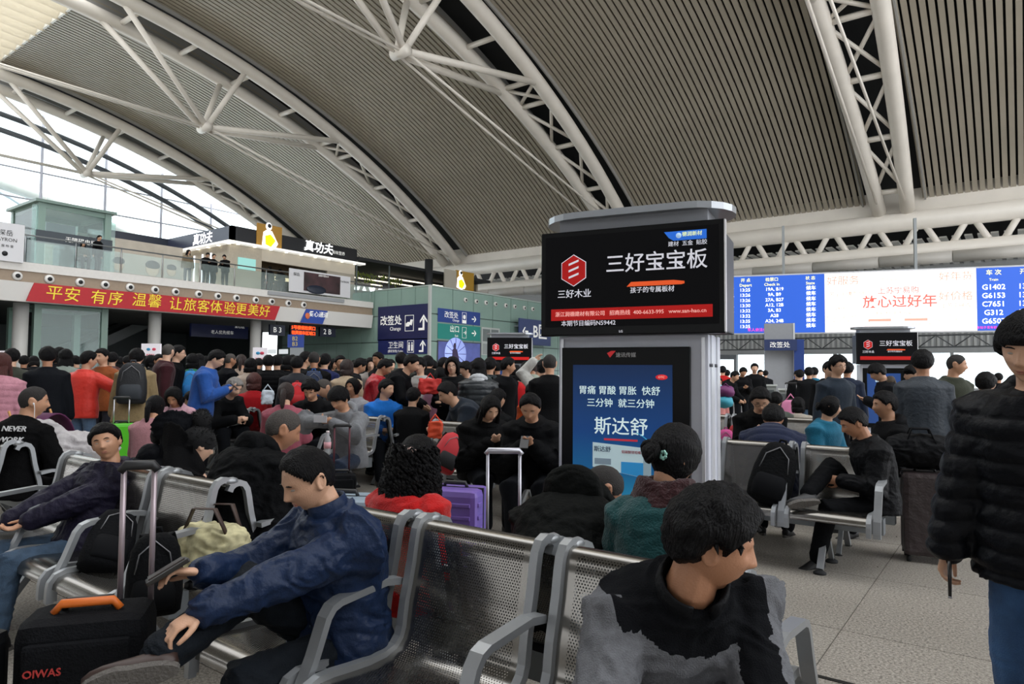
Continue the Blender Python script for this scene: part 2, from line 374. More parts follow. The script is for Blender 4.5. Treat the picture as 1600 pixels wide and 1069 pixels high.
# columns under the mezzanine
for i, px in enumerate((31, 241, 399)):
    p = onX(px, 530, -34.3); T = thing('column', ['round white column standing below the start of the red banner', 'round white column below the middle of the red banner', 'round white column beside the B3 gate sign'][i], 'column', (p.x, p.y, 0), group='mezzanine columns')
    MB().tube([(0, 0, 0), (0, 0, 4.3)], .29, 20).obj('shaft', mat('c9c8c4', .4), T); MB().tube([(0, 0, 0), (0, 0, .15)], .33, 20).obj('base_ring', mat('8b8b88', .4, .5), T)
# railing
RL = thing('railing', 'long glass railing with steel handrail on the upper floor edge', 'railing', (MX - .2, 0, 5.8))
yv = -12
pane = MB().box(-.008, .008, .05, 1.83, .06, 1.0).mesh('pane'); pane.materials.append(glass('rail', (.75, .88, .86), .12))
post = MB().tube([(0, 0, 0), (0, 0, 1.15)], .025, 6).mesh('post'); post.materials.append(mat('a9adb0', .3, .7))
while yv < 29.3:
    link('pane', pane, None, RL, (0, yv, 0)); link('post', post, None, RL, (0, yv, 0)); yv += 1.88
MB().tube([(0, -12, 1.18), (0, 29.3, 1.18)], .035, 8).obj('handrail', mat('8f9496', .3, .7), RL)
# white car billboards on the railing
cb = thing('billboard', 'white advertising board with grey lettering at the far end of the upper railing', 'sign', (MX + .05, 9.0, 5.75), R(90))
MB().box(-1.2, 1.4, -.1, 0, 0, 1.55).obj('board', mat('d8d8db', .5), cb)
text('探岳', .26, DARK, cb, .75, 1.12, -.11); text('TAYRON', .2, DARK, cb, .75, .86, -.11); text('如 我 所 爱', .12, DARK, cb, .75, .6, -.11); MB().tube([(.75, -.12, .3), (.75, -.1, .3)], .1, 16).obj('emblem', DARK, cb)
pq = Pl((MX + .06, 22.0, 5.6), R(90)); cb2 = thing('billboard', 'wide white advertising board with dark car picture on the railing below the lit shop', 'sign', (MX + .06, 22.0, 5.6), R(90))
pq.rect('board', mat('d5d5d8', .5), cb2, 452, 419, 546, 466, -.06, .02)
pq.rect('picture', mat('3a2226', .3, noise=.7, scale=1.2), cb2, 474, 425, 530, 461, -.08, 0)
MB().ball((2.9, -.1, .55), (.7, .03, .25)).obj('car_picture', mat('1c2434', .3), cb2)
MB().box(-.2, 5.0, -.05, .25, -.02, .18).obj('lower_rail', mat('9a9da0', .5), cb2); pq.text('探岳', 462, 429, 5, DARK, cb2, y=-.09); pq.text('TAYRON', 537, 441, 3.5, DARK, cb2, y=-.09); pq.text('全新中型SUV', 504, 432, 3, WT, cb2, y=-.1)
# glass lift
e0 = onX(64, 330, -34.3); e1 = onX(168, 330, -34.3)
ET = thing('glass_lift', 'green glass lift tower rising above the upper floor', 'lift', (-34.3, e0.y, 0)); w_ = e1.y - e0.y
gm = mat('7d978c', .4); gg = glass('green', (.62, .85, .8), .07)
for (x, y) in ((0, 0), (-3, 0), (0, w_), (-3, w_)): MB().box(x - .14, x + .14, y - .14, y + .14, 0, 8.75).obj('frame_post', gm, ET)
for z in (.1, 4.1, 5.5, 8.5):
    for y in (0, w_): MB().box(-3, 0, y - .09, y + .09, z, z + .22).obj('frame_beam', gm, ET)
    for x in (0, -3): MB().box(x - .09, x + .09, 0, w_, z, z + .22).obj('frame_beam', gm, ET)
MB().box(-3.3, .3, -.3, w_ + .3, 8.72, 8.84).obj('roof', mat('71877e', .4), ET)
MB().box(.05, .07, -.35, w_ + .35, 4.4, 8.6).obj('glass_pane', gg, ET); MB().box(-3, 0, -.1, -.08, 4.4, 8.6).obj('glass_pane', gg, ET); MB().box(.05, .07, 0, w_, .3, 4.1).obj('glass_pane', gg, ET); MB().box(-3, 0, w_ + .08, w_ + .1, 4.4, 8.6).obj('glass_pane', gg, ET)
MB().box(.1, .16, -.2, w_ + .2, 6.95, 7.5).obj('sign_band', mat('3c444b', .5), ET)
o = text('无障碍电梯', .26, WT, ET, 0, 0); o.location = (.18, w_ * .58, 7.22); o.rotation_euler = (R(90), 0, R(90))
MB().box(-1.9, -1.2, 1.2, 2.2, 5.9, 7.2).box(-1.8, -1.3, 1.4, 1.9, 7.2, 7.7).obj('lift_machine', mat('2f3d3b', .5), ET)
# shops on the mezzanine
SX = -34.6; c0 = onX(362, 352, SX); z_t = c0.z; Yc = c0.y
s1 = onX(558, 387, SX).y; zc1 = onX(362, 378, SX).z
xl = onY(262, 385, Yc).x
SH = thing('restaurant', 'upper floor fast food restaurant with black fascia and lit white lettering', 'restaurant', (SX, Yc, 5.75))
hz, hc = z_t - 5.75, zc1 - 5.75
Ls = s1 - Yc; Wl = SX - xl; BLK = mat('17191d', .35)
MB().box(-.25, 0, 0, Ls, hc + .05, hz).obj('fascia_board', BLK, SH); MB().box(-Wl, 0, 0, .25, hc + .05, hz).obj('fascia_board', mat('31364a', .35), SH)
MB().box(-Wl - .25, -Wl, -6.5, .25, hc + .1, hz).obj('fascia_board', mat('2a2f3c', .35), SH)
led = mat('fffbe8', .5, emit=2.2)
MB().box(-.3, .28, -.3, Ls + .5, hc - .07, hc + .05).obj('canopy_edge', mat('f4f2ec', .4, emit=.5), SH); MB().box(-Wl, .28, -.3, .1, hc - .07, hc + .05).obj('canopy_edge', mat('f4f2ec', .4, emit=.5), SH)
MB().box(-Wl - .1, -Wl + .3, -6.5, 0, hc - .07, hc + .05).obj('canopy_edge', mat('f4f2ec', .4, emit=.5), SH)
CRM = mat('b5aa98', .5, noise=.06)
MB().box(-.35, -.15, 0, 2.0, 0, hc).box(-Wl, -.2, .1, .3, 0, hc).box(-Wl - .2, -Wl, -6.5, .2, 0, hc).obj('wall_panel', CRM, SH)
MB().box(-4, -3.8, 1.5, Ls, 0, hc).obj('back_wall', mat('6f6353', .5, noise=.2), SH); MB().box(-4, -.2, 1.5, Ls, hc - .1, hc).obj('shop_ceiling', CRM, SH)
MB().box(-.4, -.18, 2.0, Ls, hc - .75, hc - .07).obj('header', mat('c9bfae', .5), SH); MB().box(-.38, -.2, Ls - 2.2, Ls, 0, hc - .7).obj('wall_panel', mat('a79f90', .5), SH)
MB().box(-1.2, -.6, 2.2, Ls - 2.4, 0, 1.05).obj('counter', mat('4b4036', .5), SH); MB().box(-3.75, -3.7, 3, Ls - 1, 1.3, 1.75).obj('menu_light', mat('ffe9c0', .5, emit=1.2), SH)
MB().box(-.14, -.1, .5, 1.6, 1.35, 2.0).obj('menu_screen', mat('8fc6c0', .3, emit=.5), SH); MB().box(-.17, -.12, Ls - 2.0, Ls - .5, .9, 1.6).obj('menu_screen', mat('26363c', .3, emit=.3), SH)
for i in range(9): MB().tube([(.02, .4 + i * (Ls - .6) / 8, hc - .1), (.02, .4 + i * (Ls - .6) / 8, hc - .08)], .09, 8).obj('downlight', led, SH)
for i in range(7): MB().tube([(-Wl + .3 + i * (Wl - .5) / 6, .0, hc - .1), (-Wl + .3 + i * (Wl - .5) / 6, .0, hc - .08)], .09, 8).obj('downlight', led, SH)
for i in range(5): MB().box(-Wl + 1.2 + i * .9, -Wl + 1.32 + i * .9, .02, .06, .3, hc - .4).obj('light_strip', mat('eef4ff', .5, emit=1.0), SH)
ps = Pl((SX, Yc, 5.75), R(90)); LW = mat('ffffff', .5, emit=1.6)
for o in (text('真功夫', .72, LW, SH, 0, 0, bold=.0125, shear=.15),):
    u, v = ps.uv(497, 388); o.location = (.06, u, v); o.rotation_euler = (R(90), 0, R(90)); o.name = 'lit_lettering'
u, v = ps.uv(528, 396); o = text('美味营养', .26, WT, SH, 0, 0); o.location = (.06, u, v); o.rotation_euler = (R(90), 0, R(90))
o = text('真功夫', .7, LW, SH, -Wl * .42, (hz + hc) / 2, -.05, bold=.0125, shear=.15); o.name = 'lit_lettering'
def fighter(par, u, v, s, k):
    a = MB().ball((u, -.05, v + .62 * s), (.2 * s, .04, .23 * s)); a.obj('emblem_head', LW, par, rot=k)
    MB().prism([(u - .42 * s, v - .5 * s), (u - .35 * s, v + .25 * s), (u - .15 * s, v + .4 * s), (u + .2 * s, v + .38 * s), (u + .62 * s, v - .3 * s), (u + .5 * s, v - .5 * s), (u + .1 * s, v - .62 * s)], -.06, -.02).obj('emblem_outline', LW, par, rot=k)
    MB().prism([(u - .2 * s, v - .45 * s), (u - .25 * s, v + .05 * s), (u + .1 * s, v + .18 * s), (u + .45 * s, v - .15 * s), (u + .15 * s, v - .55 * s)], -.09, -.065).obj('emblem_jacket', mat('f5c800', .5, emit=1.2), par, rot=k)
    MB().ball((u + .02 * s, -.08, v + .66 * s), (.13 * s, .04, .13 * s)).obj('emblem_hair', DARK, par, rot=k)
u0, v0 = ps.uv(400, 385); u1, v1 = ps.uv(440, 356); MB().box(.0, .05, u0, u1, hc + .1, v1).obj('emblem_board', mat('a87c2c', .5), SH)
u, v = ps.uv(419, 371); fighter(SH, u, v, 1.0, (0, 0, R(90)))
PS = thing('poster_wall', 'pale poster wall with two sketched faces beside the restaurant', 'poster', (-36.6, 13.9, 5.8), R(90))
MB().box(0, 5.2, 0, .08, 0, 2.3).obj('board', mat('b9b0a2', .5, noise=.12, scale=1.5), PS)
for x, r_ in ((.4, .3), (1.9, .28), (3.6, .36), (4.6, .25)):
    MB().ball((x, -.02, .95), (r_, .03, r_ * 1.1)).obj('drawn_face', mat('d9c0a6', .6), PS); MB().ball((x, -.03, 1.15), (r_ * 1.05, .03, r_ * .7)).obj('drawn_hair', mat('3e342e', .6), PS)
# second lit unit behind the sign wall
c1 = onX(715, 425, -36); CF = thing('cafe', 'dim upper floor cafe with strip lights and hanging plants above the green wall', 'cafe', (-36, 29.6, 5.75))
MB().box(-9, -8.8, 0, 14, 0, 2.6).obj('back_wall', mat('b3a892', .5, noise=.08), CF)
MB().box(-9, 0, 14, 14.2, 0, 3.2).obj('side_wall', mat('a89d8a', .5), CF)
MB().box(-9, 1.5, .1, 14, 3.0, 3.2).obj('cafe_ceiling', mat('1c1e20', .7), CF)
for i in range(3): MB().box(-6 + i * 2, -5.9 + i * 2, 2 + i * 1.5, 9 + i * 1.5, 2.72, 2.8).obj('strip_light', mat('fff2d8', .5, emit=2), CF)
gr = MB()
for i in range(160): x, y, z = -1.2 + rng.uniform(-.15, .15), rng.uniform(.5, 6.5), 2.7 - abs(rng.gauss(0, .35)); gr.add([(x, y, z), (x + .05, y + .08, z - .12), (x, y + .14, z), (x - .03, y + .07, z + .1)], [(0, 1, 2, 3)])
tag(gr.obj('hanging_leaves', mat('7d8f3a', .6), CF), kind='stuff')
MB().tube([(1.6, 6.6, 0), (1.6, 6.6, 3.9)], .3, 14).obj('black_post', DARK, CF)
for y in (.1, 3): MB().box(1.2, 1.28, y, y + .08, 0, 3.1).obj('frame_post', mat('6e7678', .4, .5), CF)
MB().box(1.2, 1.28, .1, 3.1, 3.02, 3.1).obj('frame_beam', mat('6e7678', .4, .5), CF)
py_ = Pl((-34.3, 36, 6), R(90)); YP = thing('emblem_panel', 'yellow panel with lit figure emblem above the green sign wall', 'sign', (-34.3, 36, 6), R(90))
py_.rect('panel', mat('b58a2a', .5), YP, 713, 422, 740, 456, -.02, .1); py_.rect('side_panel', mat('b9b2a4', .5), YP, 695, 420, 713, 456, -.02, .1)
u, v = py_.uv(719, 440); fighter(YP, u, v, 1.0, None)
# green sign wall
WX, WY, WZ = -27.9, 29.5, 6.6
GW = struct(MB().box(-43, WX - .1, WY + .06, 46, 0, WZ - .03), 'wall_green', mat('5c6f69', .5))
GP = mat('8aa59b', .22, noise=.05, scale=.6, spec=.6); gpan = MB().box(0, 1.17, 0, .05, 0, 1.58).mesh('panel'); gpan.materials.append(GP)
for i in range(-8, 4):
    for j in range(4): link('panel', gpan, None, GW, (MX + i * 1.2 + .01, WY, j * 1.64 + .02))
gpan2 = MB().box(0, 1.95, 0, .05, 0, 1.58).mesh('panel'); gpan2.materials.append(GP)
for i in range(8):
    for j in range(4): o = link('panel', gpan2, None, GW, (WX, WY + .06 + i * 2.0, j * 1.64 + .02), (0, 0, R(90)))
MB().box(WX - .1, WX + .05, WY - .05, WY + .1, 0, WZ).obj('corner_post', mat('c5cac8', .4, .3), GW)
MB().box(MX, WX, WY - .02, WY + .1, WZ - .06, WZ + .02).box(WX - .1, WX + .02, WY, 46, WZ - .06, WZ + .02).obj('top_rail', mat('aab8b2', .4), GW)
pX = Pl((WX + .02, 0, 0), R(90)); pY = Pl((0, WY - .02, 0), 0)
for px in (727, 744, 759, 774, 790, 804, 819, 832):
    u, v = pX.uv(px, 469 + (px - 727) * .135); o = link('air_nozzle', nzm, None, GW, (WX, u, v), None); o.scale = (1, .8, .8); link('nozzle_eye', nzd, None, o)
def arrow(par, pl, px, py, s, kind, m):
    u, v = pl.uv(px, py); k = s * pl.d / FPX
    if kind == 'right': P = [(-.5, -.1), (.05, -.1), (.05, .1), (-.5, .1)], [(-.02, -.45), (.15, -.45), (.55, 0), (.15, .45), (-.02, .45), (.3, 0)]
    elif kind == 'left': P = [(.5, -.1), (.5, .1), (-.05, .1), (-.05, -.1)], [(.02, -.45), (-.3, 0), (.02, .45), (-.15, .45), (-.55, 0), (-.15, -.45)]
    else: P = [(-.45, -.6), (.18, -.6), (.18, .3), (0, .3), (0, -.42), (-.45, -.42)], [(-.3, .15), (.09, .62), (.48, .15), (.48, -.02), (.09, .4), (-.3, -.02)]
    m_ = MB()
    for q in P:
        if kind == 'left' or 1: m_.prism([(u + a * k, v + b * k) for a, b in q], -.035, -.02)
    return m_.obj('arrow', m, par)
def frame(par, pl, px, py, s, m, name='pictogram_frame', hs=None):
    u, v = pl.uv(px, py); k = s * pl.d / FPX / 2; h_ = (hs or s) * pl.d / FPX / 2; t = k * .08
    return MB().box(u - k, u + k, -.03, -.02, v + h_ - t, v + h_).box(u - k, u + k, -.03, -.02, v - h_, v - h_ + t).box(u - k, u - k + t, -.03, -.02, v - h_, v + h_).box(u + k - t, u + k, -.03, -.02, v - h_, v + h_).obj(name, m, par)
NV, BL, TL = mat('1c2352', .5), mat('22408c', .5), mat('1d8a80', .5)
S1 = thing('direction_sign', 'large navy sign for ticket change and toilet on the green wall end', 'sign', (0, WY - .02, 0))
pY.rect('upper_face', NV, S1, 591, 480, 671, 530); pY.rect('lower_face', mat('1f2a63', .5), S1, 591, 531, 671, 553)
pY.text('改签处', 611, 502, 14, WT, S1, bold=.01); pY.text('Change', 618, 514, 7, WT, S1); frame(S1, pY, 640, 505, 19, WT, hs=25); arrow(S1, pY, 661, 504, 20, 'up', WT)
u, v = pY.uv(640, 505); MB().prism([(u - .28, v - .2), (u - .02, v - .2), (u + .12, v + .02), (u - .1, v + .08), (u - .28, v - .02)], -.04, -.02).obj('hand_pictogram', WT, S1); MB().prism([(u, v - .05), (u + .12, v + .22), (u + .3, v + .2), (u + .2, v - .15)], -.04, -.02).obj('ticket_pictogram', WT, S1)
pY.text('卫生间', 618.5, 540, 10, WT, S1); pY.text('(靠近安检) Toilet', 618, 549, 4, WT, S1); frame(S1, pY, 642, 541.5, 14, WT, hs=19); arrow(S1, pY, 660, 541, 15, 'up', WT)
u, v = pY.uv(642, 541.5)
for q in (-.12, .12): MB().box(u + q - .06, u + q + .06, -.035, -.02, v - .26, v + .12).ball((u + q, -.03, v + .2), (.055, .012, .06)).obj('person_pictogram', WT, S1)
S2 = thing('direction_sign', 'blue and teal sign for ticket change and exit above the video screen', 'sign', (WX + .02, 0, 0), R(90))
pX.rect('upper_face', BL, S2, 684, 481, 750, 509); pX.rect('lower_face', TL, S2, 684, 505, 750, 533.5, -.014)
pX.text('改签处', 705, 493, 9.5, WT, S2); pX.text('Change', 712, 501, 4.5, WT, S2); frame(S2, pX, 725, 497, 10, WT, hs=17); arrow(S2, pX, 740, 499, 10, 'right', WT)
pX.text('出口', 710, 515, 10, WT, S2); pX.text('Exit', 713, 525, 4.5, WT, S2); frame(S2, pX, 725, 520, 10, WT, hs=17); arrow(S2, pX, 740, 521, 10, 'right', WT); arrow(S2, pX, 726, 520, 6, 'right', WT)
u, v = pX.uv(725, 498); MB().ball((u, -.03, v + .1), (.12, .02, .14)).box(u - .16, u + .16, -.035, -.02, v - .28, v - .1).obj('clerk_pictogram', WT, S2)
S3 = thing('video_screen', 'lit wall screen showing a figure before a violet and blue clock face', 'screen', (WX + .02, 0, 0), R(90))
pX.rect('bezel', mat('40434c', .4), S3, 683, 531.5, 751, 572, -.03); pX.rect('picture', mat('48508c', .4, noise=.5, scale=.9, emit=.45), S3, 684.5, 533.5, 749, 570, -.04)
u, v = pX.uv(711, 553); MB().tube([(u, -.045, v), (u, -.05, v)], 1.0, 28).obj('clock_picture', mat('93a2e0', .4, noise=.25, scale=1.5, emit=.7), S3)
sp = MB()
for i in range(12): a = i * math.pi / 6; sp.prism([(u + .3 * math.cos(a - .05), v + .3 * math.sin(a - .05)), (u + .97 * math.cos(a - .02), v + .97 * math.sin(a - .02)), (u + .97 * math.cos(a + .02), v + .97 * math.sin(a + .02)), (u + .3 * math.cos(a + .05), v + .3 * math.sin(a + .05))], -.06, -.045)
sp.obj('clock_spokes', mat('2c2e58', .5, emit=.1), S3)
MB().ball((u - .1, -.06, v + .5), (.13, .02, .17)).prism([(u - .35, v - .6), (u - .3, v + .25), (u - .1, v + .38), (u + .12, v + .25), (u + .4, v - .6)], -.07, -.05).obj('figure_picture', mat('3a2c50', .5, emit=.12), S3)
S4 = thing('zone_sign', 'slate blue zone sign with left arrow and B behind the kiosk', 'sign', (WX + .6, 0, 0), R(90))
p4 = Pl((WX + .6, 0, 0), R(90)); p4.rect('face', mat('3d4a78', .5), S4, 811, 497, 860, 541, -.03, .06)
p4.text('B区', 843, 520, 22, WT, S4, y=-.05, bold=.015); arrow(S4, p4, 820.5, 518, 15, 'left', WT)
for px in (815, 858): u, v = p4.uv(px, 510); MB().box(u - .04, u + .04, 0, .62, v, v + .08).obj('bracket', mat('8b9094', .5), S4)
WN = thing('wall_window', 'grey office window set in the green wall past the teal sign', 'window', (WX + .03, 0, 0), R(90))
pX.rect('frame', mat('b4bab8', .5), WN, 752, 511, 780, 556, -.02)
pX.rect('pane', mat('77807f', .2), WN, 754, 514, 765, 534, -.03); pX.rect('pane', mat('77807f', .2), WN, 767, 515, 778, 535, -.03); pX.rect('pane', mat('9aa09e', .2), WN, 754, 537, 765, 554, -.03); pX.rect('pane', mat('9aa09e', .2), WN, 767, 537, 778, 554, -.03)
# mezzanine undercroft
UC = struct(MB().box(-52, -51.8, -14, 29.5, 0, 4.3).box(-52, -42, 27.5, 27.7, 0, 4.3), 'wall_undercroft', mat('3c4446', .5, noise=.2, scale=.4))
pu = Pl((-51.7, 0, 0), R(90))
for a, b in ((295, 312), (316, 330), (332, 345), (350, 356), (383, 392)):
    u0, v0 = pu.uv(a, 562); u1, v1 = pu.uv(b, 543); o = MB().box(-51.75, -51.7, u0, u1, 1.2, 2.6).obj('lit_window', mat('dfe6e8', .5, emit=.8), UC)
uc2 = Pl((0, 27.4, 0), 0)
for a, b in ((418, 432), (436, 450), (455, 459)): uc2.rect('lit_window', mat('dfe6e8', .5, emit=.8), UC, a, 546, b, 553).location.y = 27.4
ES = thing('escalator', 'dark escalator seen under the mezzanine', 'escalator', (-44, 12, 0))
MB().prism([(0, 0), (1.2, 0), (9, 4.2), (7.8, 4.2)], -.3, 1.0).obj('truss_side', mat('4a4f50', .4), ES, rot=(0, 0, R(90))); MB().tube([(0, .2, 1), (0, 8.6, 5)], .06, 6).obj('handrail', DARK, ES)
BS = thing('dark_screen', 'dark blue hanging screen with white lettering under the mezzanine', 'screen', (0, 0, 0), R(90)); pk = Pl((-40, 0, 0), R(90)); BS.location.x = -40
pk.rect('panel', mat('141a3c', .3, emit=.15), BS, 298, 505, 386, 530, -.1, .1); pk.text('老人优先候车', 346, 520, 5.5, WT, BS, y=-.12); pk.text('爱心区', 373, 511, 5, WT, BS, y=-.12)
pm = Pl((MX - 1.2, 0, 0), R(90))
def gate(lab, x0, y0, x1, y1, body, m, tm, h, cx, cy, **k):
    T = thing('gate_sign', lab, 'sign', (MX - 1.2, 0, 0), R(90)); pm.rect('box', m, T, x0, y0, x1, y1, -.08, .08); pm.text(body, cx, cy, h, tm, T, y=-.1, **k)
    u, v = pm.uv((x0 + x1) / 2, y0); MB().tube([(u, 0, v), (u, 0, 4.3)], .03, 6).obj('hanger', DARK, T); return T
g1 = gate('hanging gate sign reading B 3 in white on navy', 421, 507, 444, 525, 'B 3', mat('10182e', .4), WT, 10, 432, 516, bold=.006)
g2 = gate('navy gate sign with the digit 2 past the red display', 499, 511, 523, 527, '2 B', mat('10182e', .4), WT, 10, 510, 519, bold=.006)
g3 = gate('red dot matrix display between the two gate signs', 453, 508, 492, 526, '5号楼候检票口', mat('24100e', .4), mat('ff4a18', .5, emit=2.5), 6, 473, 513, bold=.012)
pm.text('检票候车区域口', 473, 521, 5.5, mat('ff4a18', .5, emit=2.5), g3, y=-.1, bold=.012); frame(g1, pm, 427, 516, 10, WT)
QB = thing('queue_sign', 'blue sign reading B2 B3 on a grey post behind the queue', 'sign', tuple(onX(461, 560, -24)), R(25)); QB.location.z = 0
pq2 = Pl(QB.location, R(25)); pq2.rect('face', mat('2b4390', .5), QB, 450.5, 523, 474, 543, -.05, .05); pq2.rect('post', mat('8b9094', .5), QB, 454, 543, 473, 590, -.04, .04)
MB().box(.1, .3, -.04, .04, 0, 2.0).obj('post_foot', mat('8b9094', .5), QB); pq2.text('B2', 462, 529.5, 8, mat('c9b96a', .5), QB, y=-.06); pq2.text('B3', 462, 538, 8, mat('c9b96a', .5), QB, y=-.06)
for i, (x0, y0, x1, y1, lab) in enumerate(((222, 537, 251, 556, 'white notice board with red and blue marks beside the second column'), (396, 543, 417, 572, 'tall white notice board with red and blue marks behind the queue'), (-8, 548, 10, 562, 'white notice board cut off at the edge of the picture'))):
    b0 = at((x0 + x1) / 2, y1, 17 - i); T = thing('notice_board', lab, 'sign', (b0.x, b0.y, 0), R(35)); pn = Pl((b0.x, b0.y, 0), R(35))
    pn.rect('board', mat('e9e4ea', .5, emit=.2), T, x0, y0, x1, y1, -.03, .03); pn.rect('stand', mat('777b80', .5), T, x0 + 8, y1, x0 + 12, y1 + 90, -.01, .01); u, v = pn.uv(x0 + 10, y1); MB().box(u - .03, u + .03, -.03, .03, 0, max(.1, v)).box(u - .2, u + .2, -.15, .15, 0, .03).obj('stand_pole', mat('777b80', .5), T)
    for q, c in ((.38, '3a9ac8'), (.68, 'd84a62')):
        u, v = pn.uv(x0 + (x1 - x0) * q, y0 + 9); MB().ball((u, -.035, v), (.05, .008, .035)).obj('printed_mark', mat(c, .5), T)
    pn.text('购票乘车', (x0 + x1) / 2, y0 + 18, 3, mat('d84a62', .5), T, y=-.035)
# ---------------------------------------------------------------- departure board
A0 = at(1128, 521, 36); A1 = at(1600, 515, 31.6); bz = math.atan2(A1.y - A0.y, A1.x - A0.x); bo = Vector((A0.x, A0.y, A0.z))
DB = thing('departure_board', 'wide lit departure board, blue timetables either side of a white advert', 'screen', (A0.x, A0.y, A0.z), bz); pd = Pl(bo, bz)
H_ = pd.uv(1128, 434)[1]; ub = [pd.uv(x, 480)[0] for x in (1000, 1289, 1526, 1900)]
MB().box(ub[0] - .1, ub[3] + .1, 0, .5, -.06, H_ + .08).obj('housing', mat('c9ccd0', .4), DB)
BLE = mat('1f52b8', .5, emit=.75); WHE = mat('f4ecec', .5, emit=.9)
MB().box(ub[0], ub[1] - .02, -.03, 0, 0, H_).obj('timetable_screen', BLE, DB); MB().box(ub[1], ub[2], -.03, 0, 0, H_).obj('advert_screen', WHE, DB); MB().box(ub[2] + .02, ub[3], -.03, 0, 0, H_).obj('timetable_screen', BLE, DB)
wl = mat('f4f8ff', .5, emit=1.3); yw = mat('e8e49a', .5, emit=1.2); mg = mat('e838a8', .5, emit=1)
rows = [('昆山西', '13:25', '19A, B19'), ('深圳北', '13:26', '9A, B9'), ('潜江西', '13:26', '27A, B27'), ('西安北', '13:30', 'A12, 12B'), ('深圳北', '13:32', '3A, B3'), ('赣  州', '13:32', 'A28'), ('珠  海', '13:35', 'A24, 24B'), ('杭州西', '13:35', 'A10, 10B')]
def rowy(px, f): a = 434 + (px - 1128) * -.0388; b = 521 + (px - 1128) * -.012; return a + (b - a) * f
for px, t1, t2 in ((1134, '终到站', 'To'), (1165, '开 点', 'Depart'), (1206, '检票口', 'Check in'), (1266, '状 态', 'State')):
    pd.text(t1, px, rowy(px, .07), 5.5, yw, DB, y=-.05, bold=.006); pd.text(t2, px, rowy(px, .155), 5.5, yw, DB, y=-.05, bold=.006)
for i, (a, b, c) in enumerate(rows):
    f = .24 + i * .0925
    for px, s in ((1136, a), (1164, b), (1210, c), (1267, '候车')): pd.text(s, px, rowy(px, f), 6.2, wl, DB, y=-.05, bold=.01, name='timetable_entry')
pd.text('军人依法优先', 1186, rowy(1186, .95), 5, mg, DB, y=-.05, bold=.006)
pd.text('车 次', 1552, rowy(1552, .09), 8, yw, DB, y=-.05, bold=.006); pd.text('Train', 1552, rowy(1552, .2), 5, yw, DB, y=-.05)
pd.text('开 点', 1605, rowy(1605, .09), 8, yw, DB, y=-.05, bold=.006)
for i, s in enumerate(('G1402', 'G6153', 'C7651', 'G312', 'G6507')):
    pd.text(s, 1552, rowy(1552, .32 + i * .135), 10, wl, DB, y=-.05, bold=.012, name='timetable_entry'); pd.text(('13:38', '13:40', '13:41', '13:45', '13:48')[i], 1605, rowy(1605, .32 + i * .135), 10, wl, DB, y=-.05, bold=.012, name='timetable_entry')
pd.text('本站于发车前停止检票', 1552, rowy(1552, .96), 4, mg, DB, y=-.05, bold=.006)
rd = mat('e86a5e', .5, emit=.5); pk_ = mat('dba08e', .5, emit=.6)
def adv(s, px, f, h, m=pk_, **k): pd.text(s, px, rowy(px, f), h, m, DB, y=-.05, name='advert_lettering', **k)
adv('好服务', 1317, .14, 13.5); adv('好年货', 1493, .13, 13.5); adv('好价格', 1493, .45, 13.5); adv('上苏宁易购', 1403, .33, 10, rd); adv('放心过好年', 1405, .52, 18, rd, bold=.012)
adv('苏宁易购', 1390, .15, 5.5); adv('苏宁小店', 1313, .37, 7); adv('极物 苏鲜生', 1343, .35, 5); adv('24:00', 1313, .6, 6); adv('上苏宁拼购', 1493, .6, 7); adv('家电 手机 超市 母婴 百货', 1403, .7, 5); adv('送货上门 退货无忧', 1315, .75, 5); adv('百亿补贴 限时抢购', 1495, .75, 4.5)
adv('全场包邮 正品保证 假一赔十 七天无理由退换', 1403, .89, 4); adv('年货节 品质生活 全国联保', 1330, .83, 4); adv('急速送达 放心售后', 1480, .83, 4)
for a, b in ((1357, 1392), (1413, 1449)): pd.rect('advert_bar', pk_, DB, a, rowy(a, .79), b, rowy(b, .79) + 4, -.045, -.03)
for x in (3, 9, 15, 21): MB().box(x, x + .12, .1, .3, H_, H_ + 2.6).obj('hanger', mat('8f9496', .4, .3), DB)
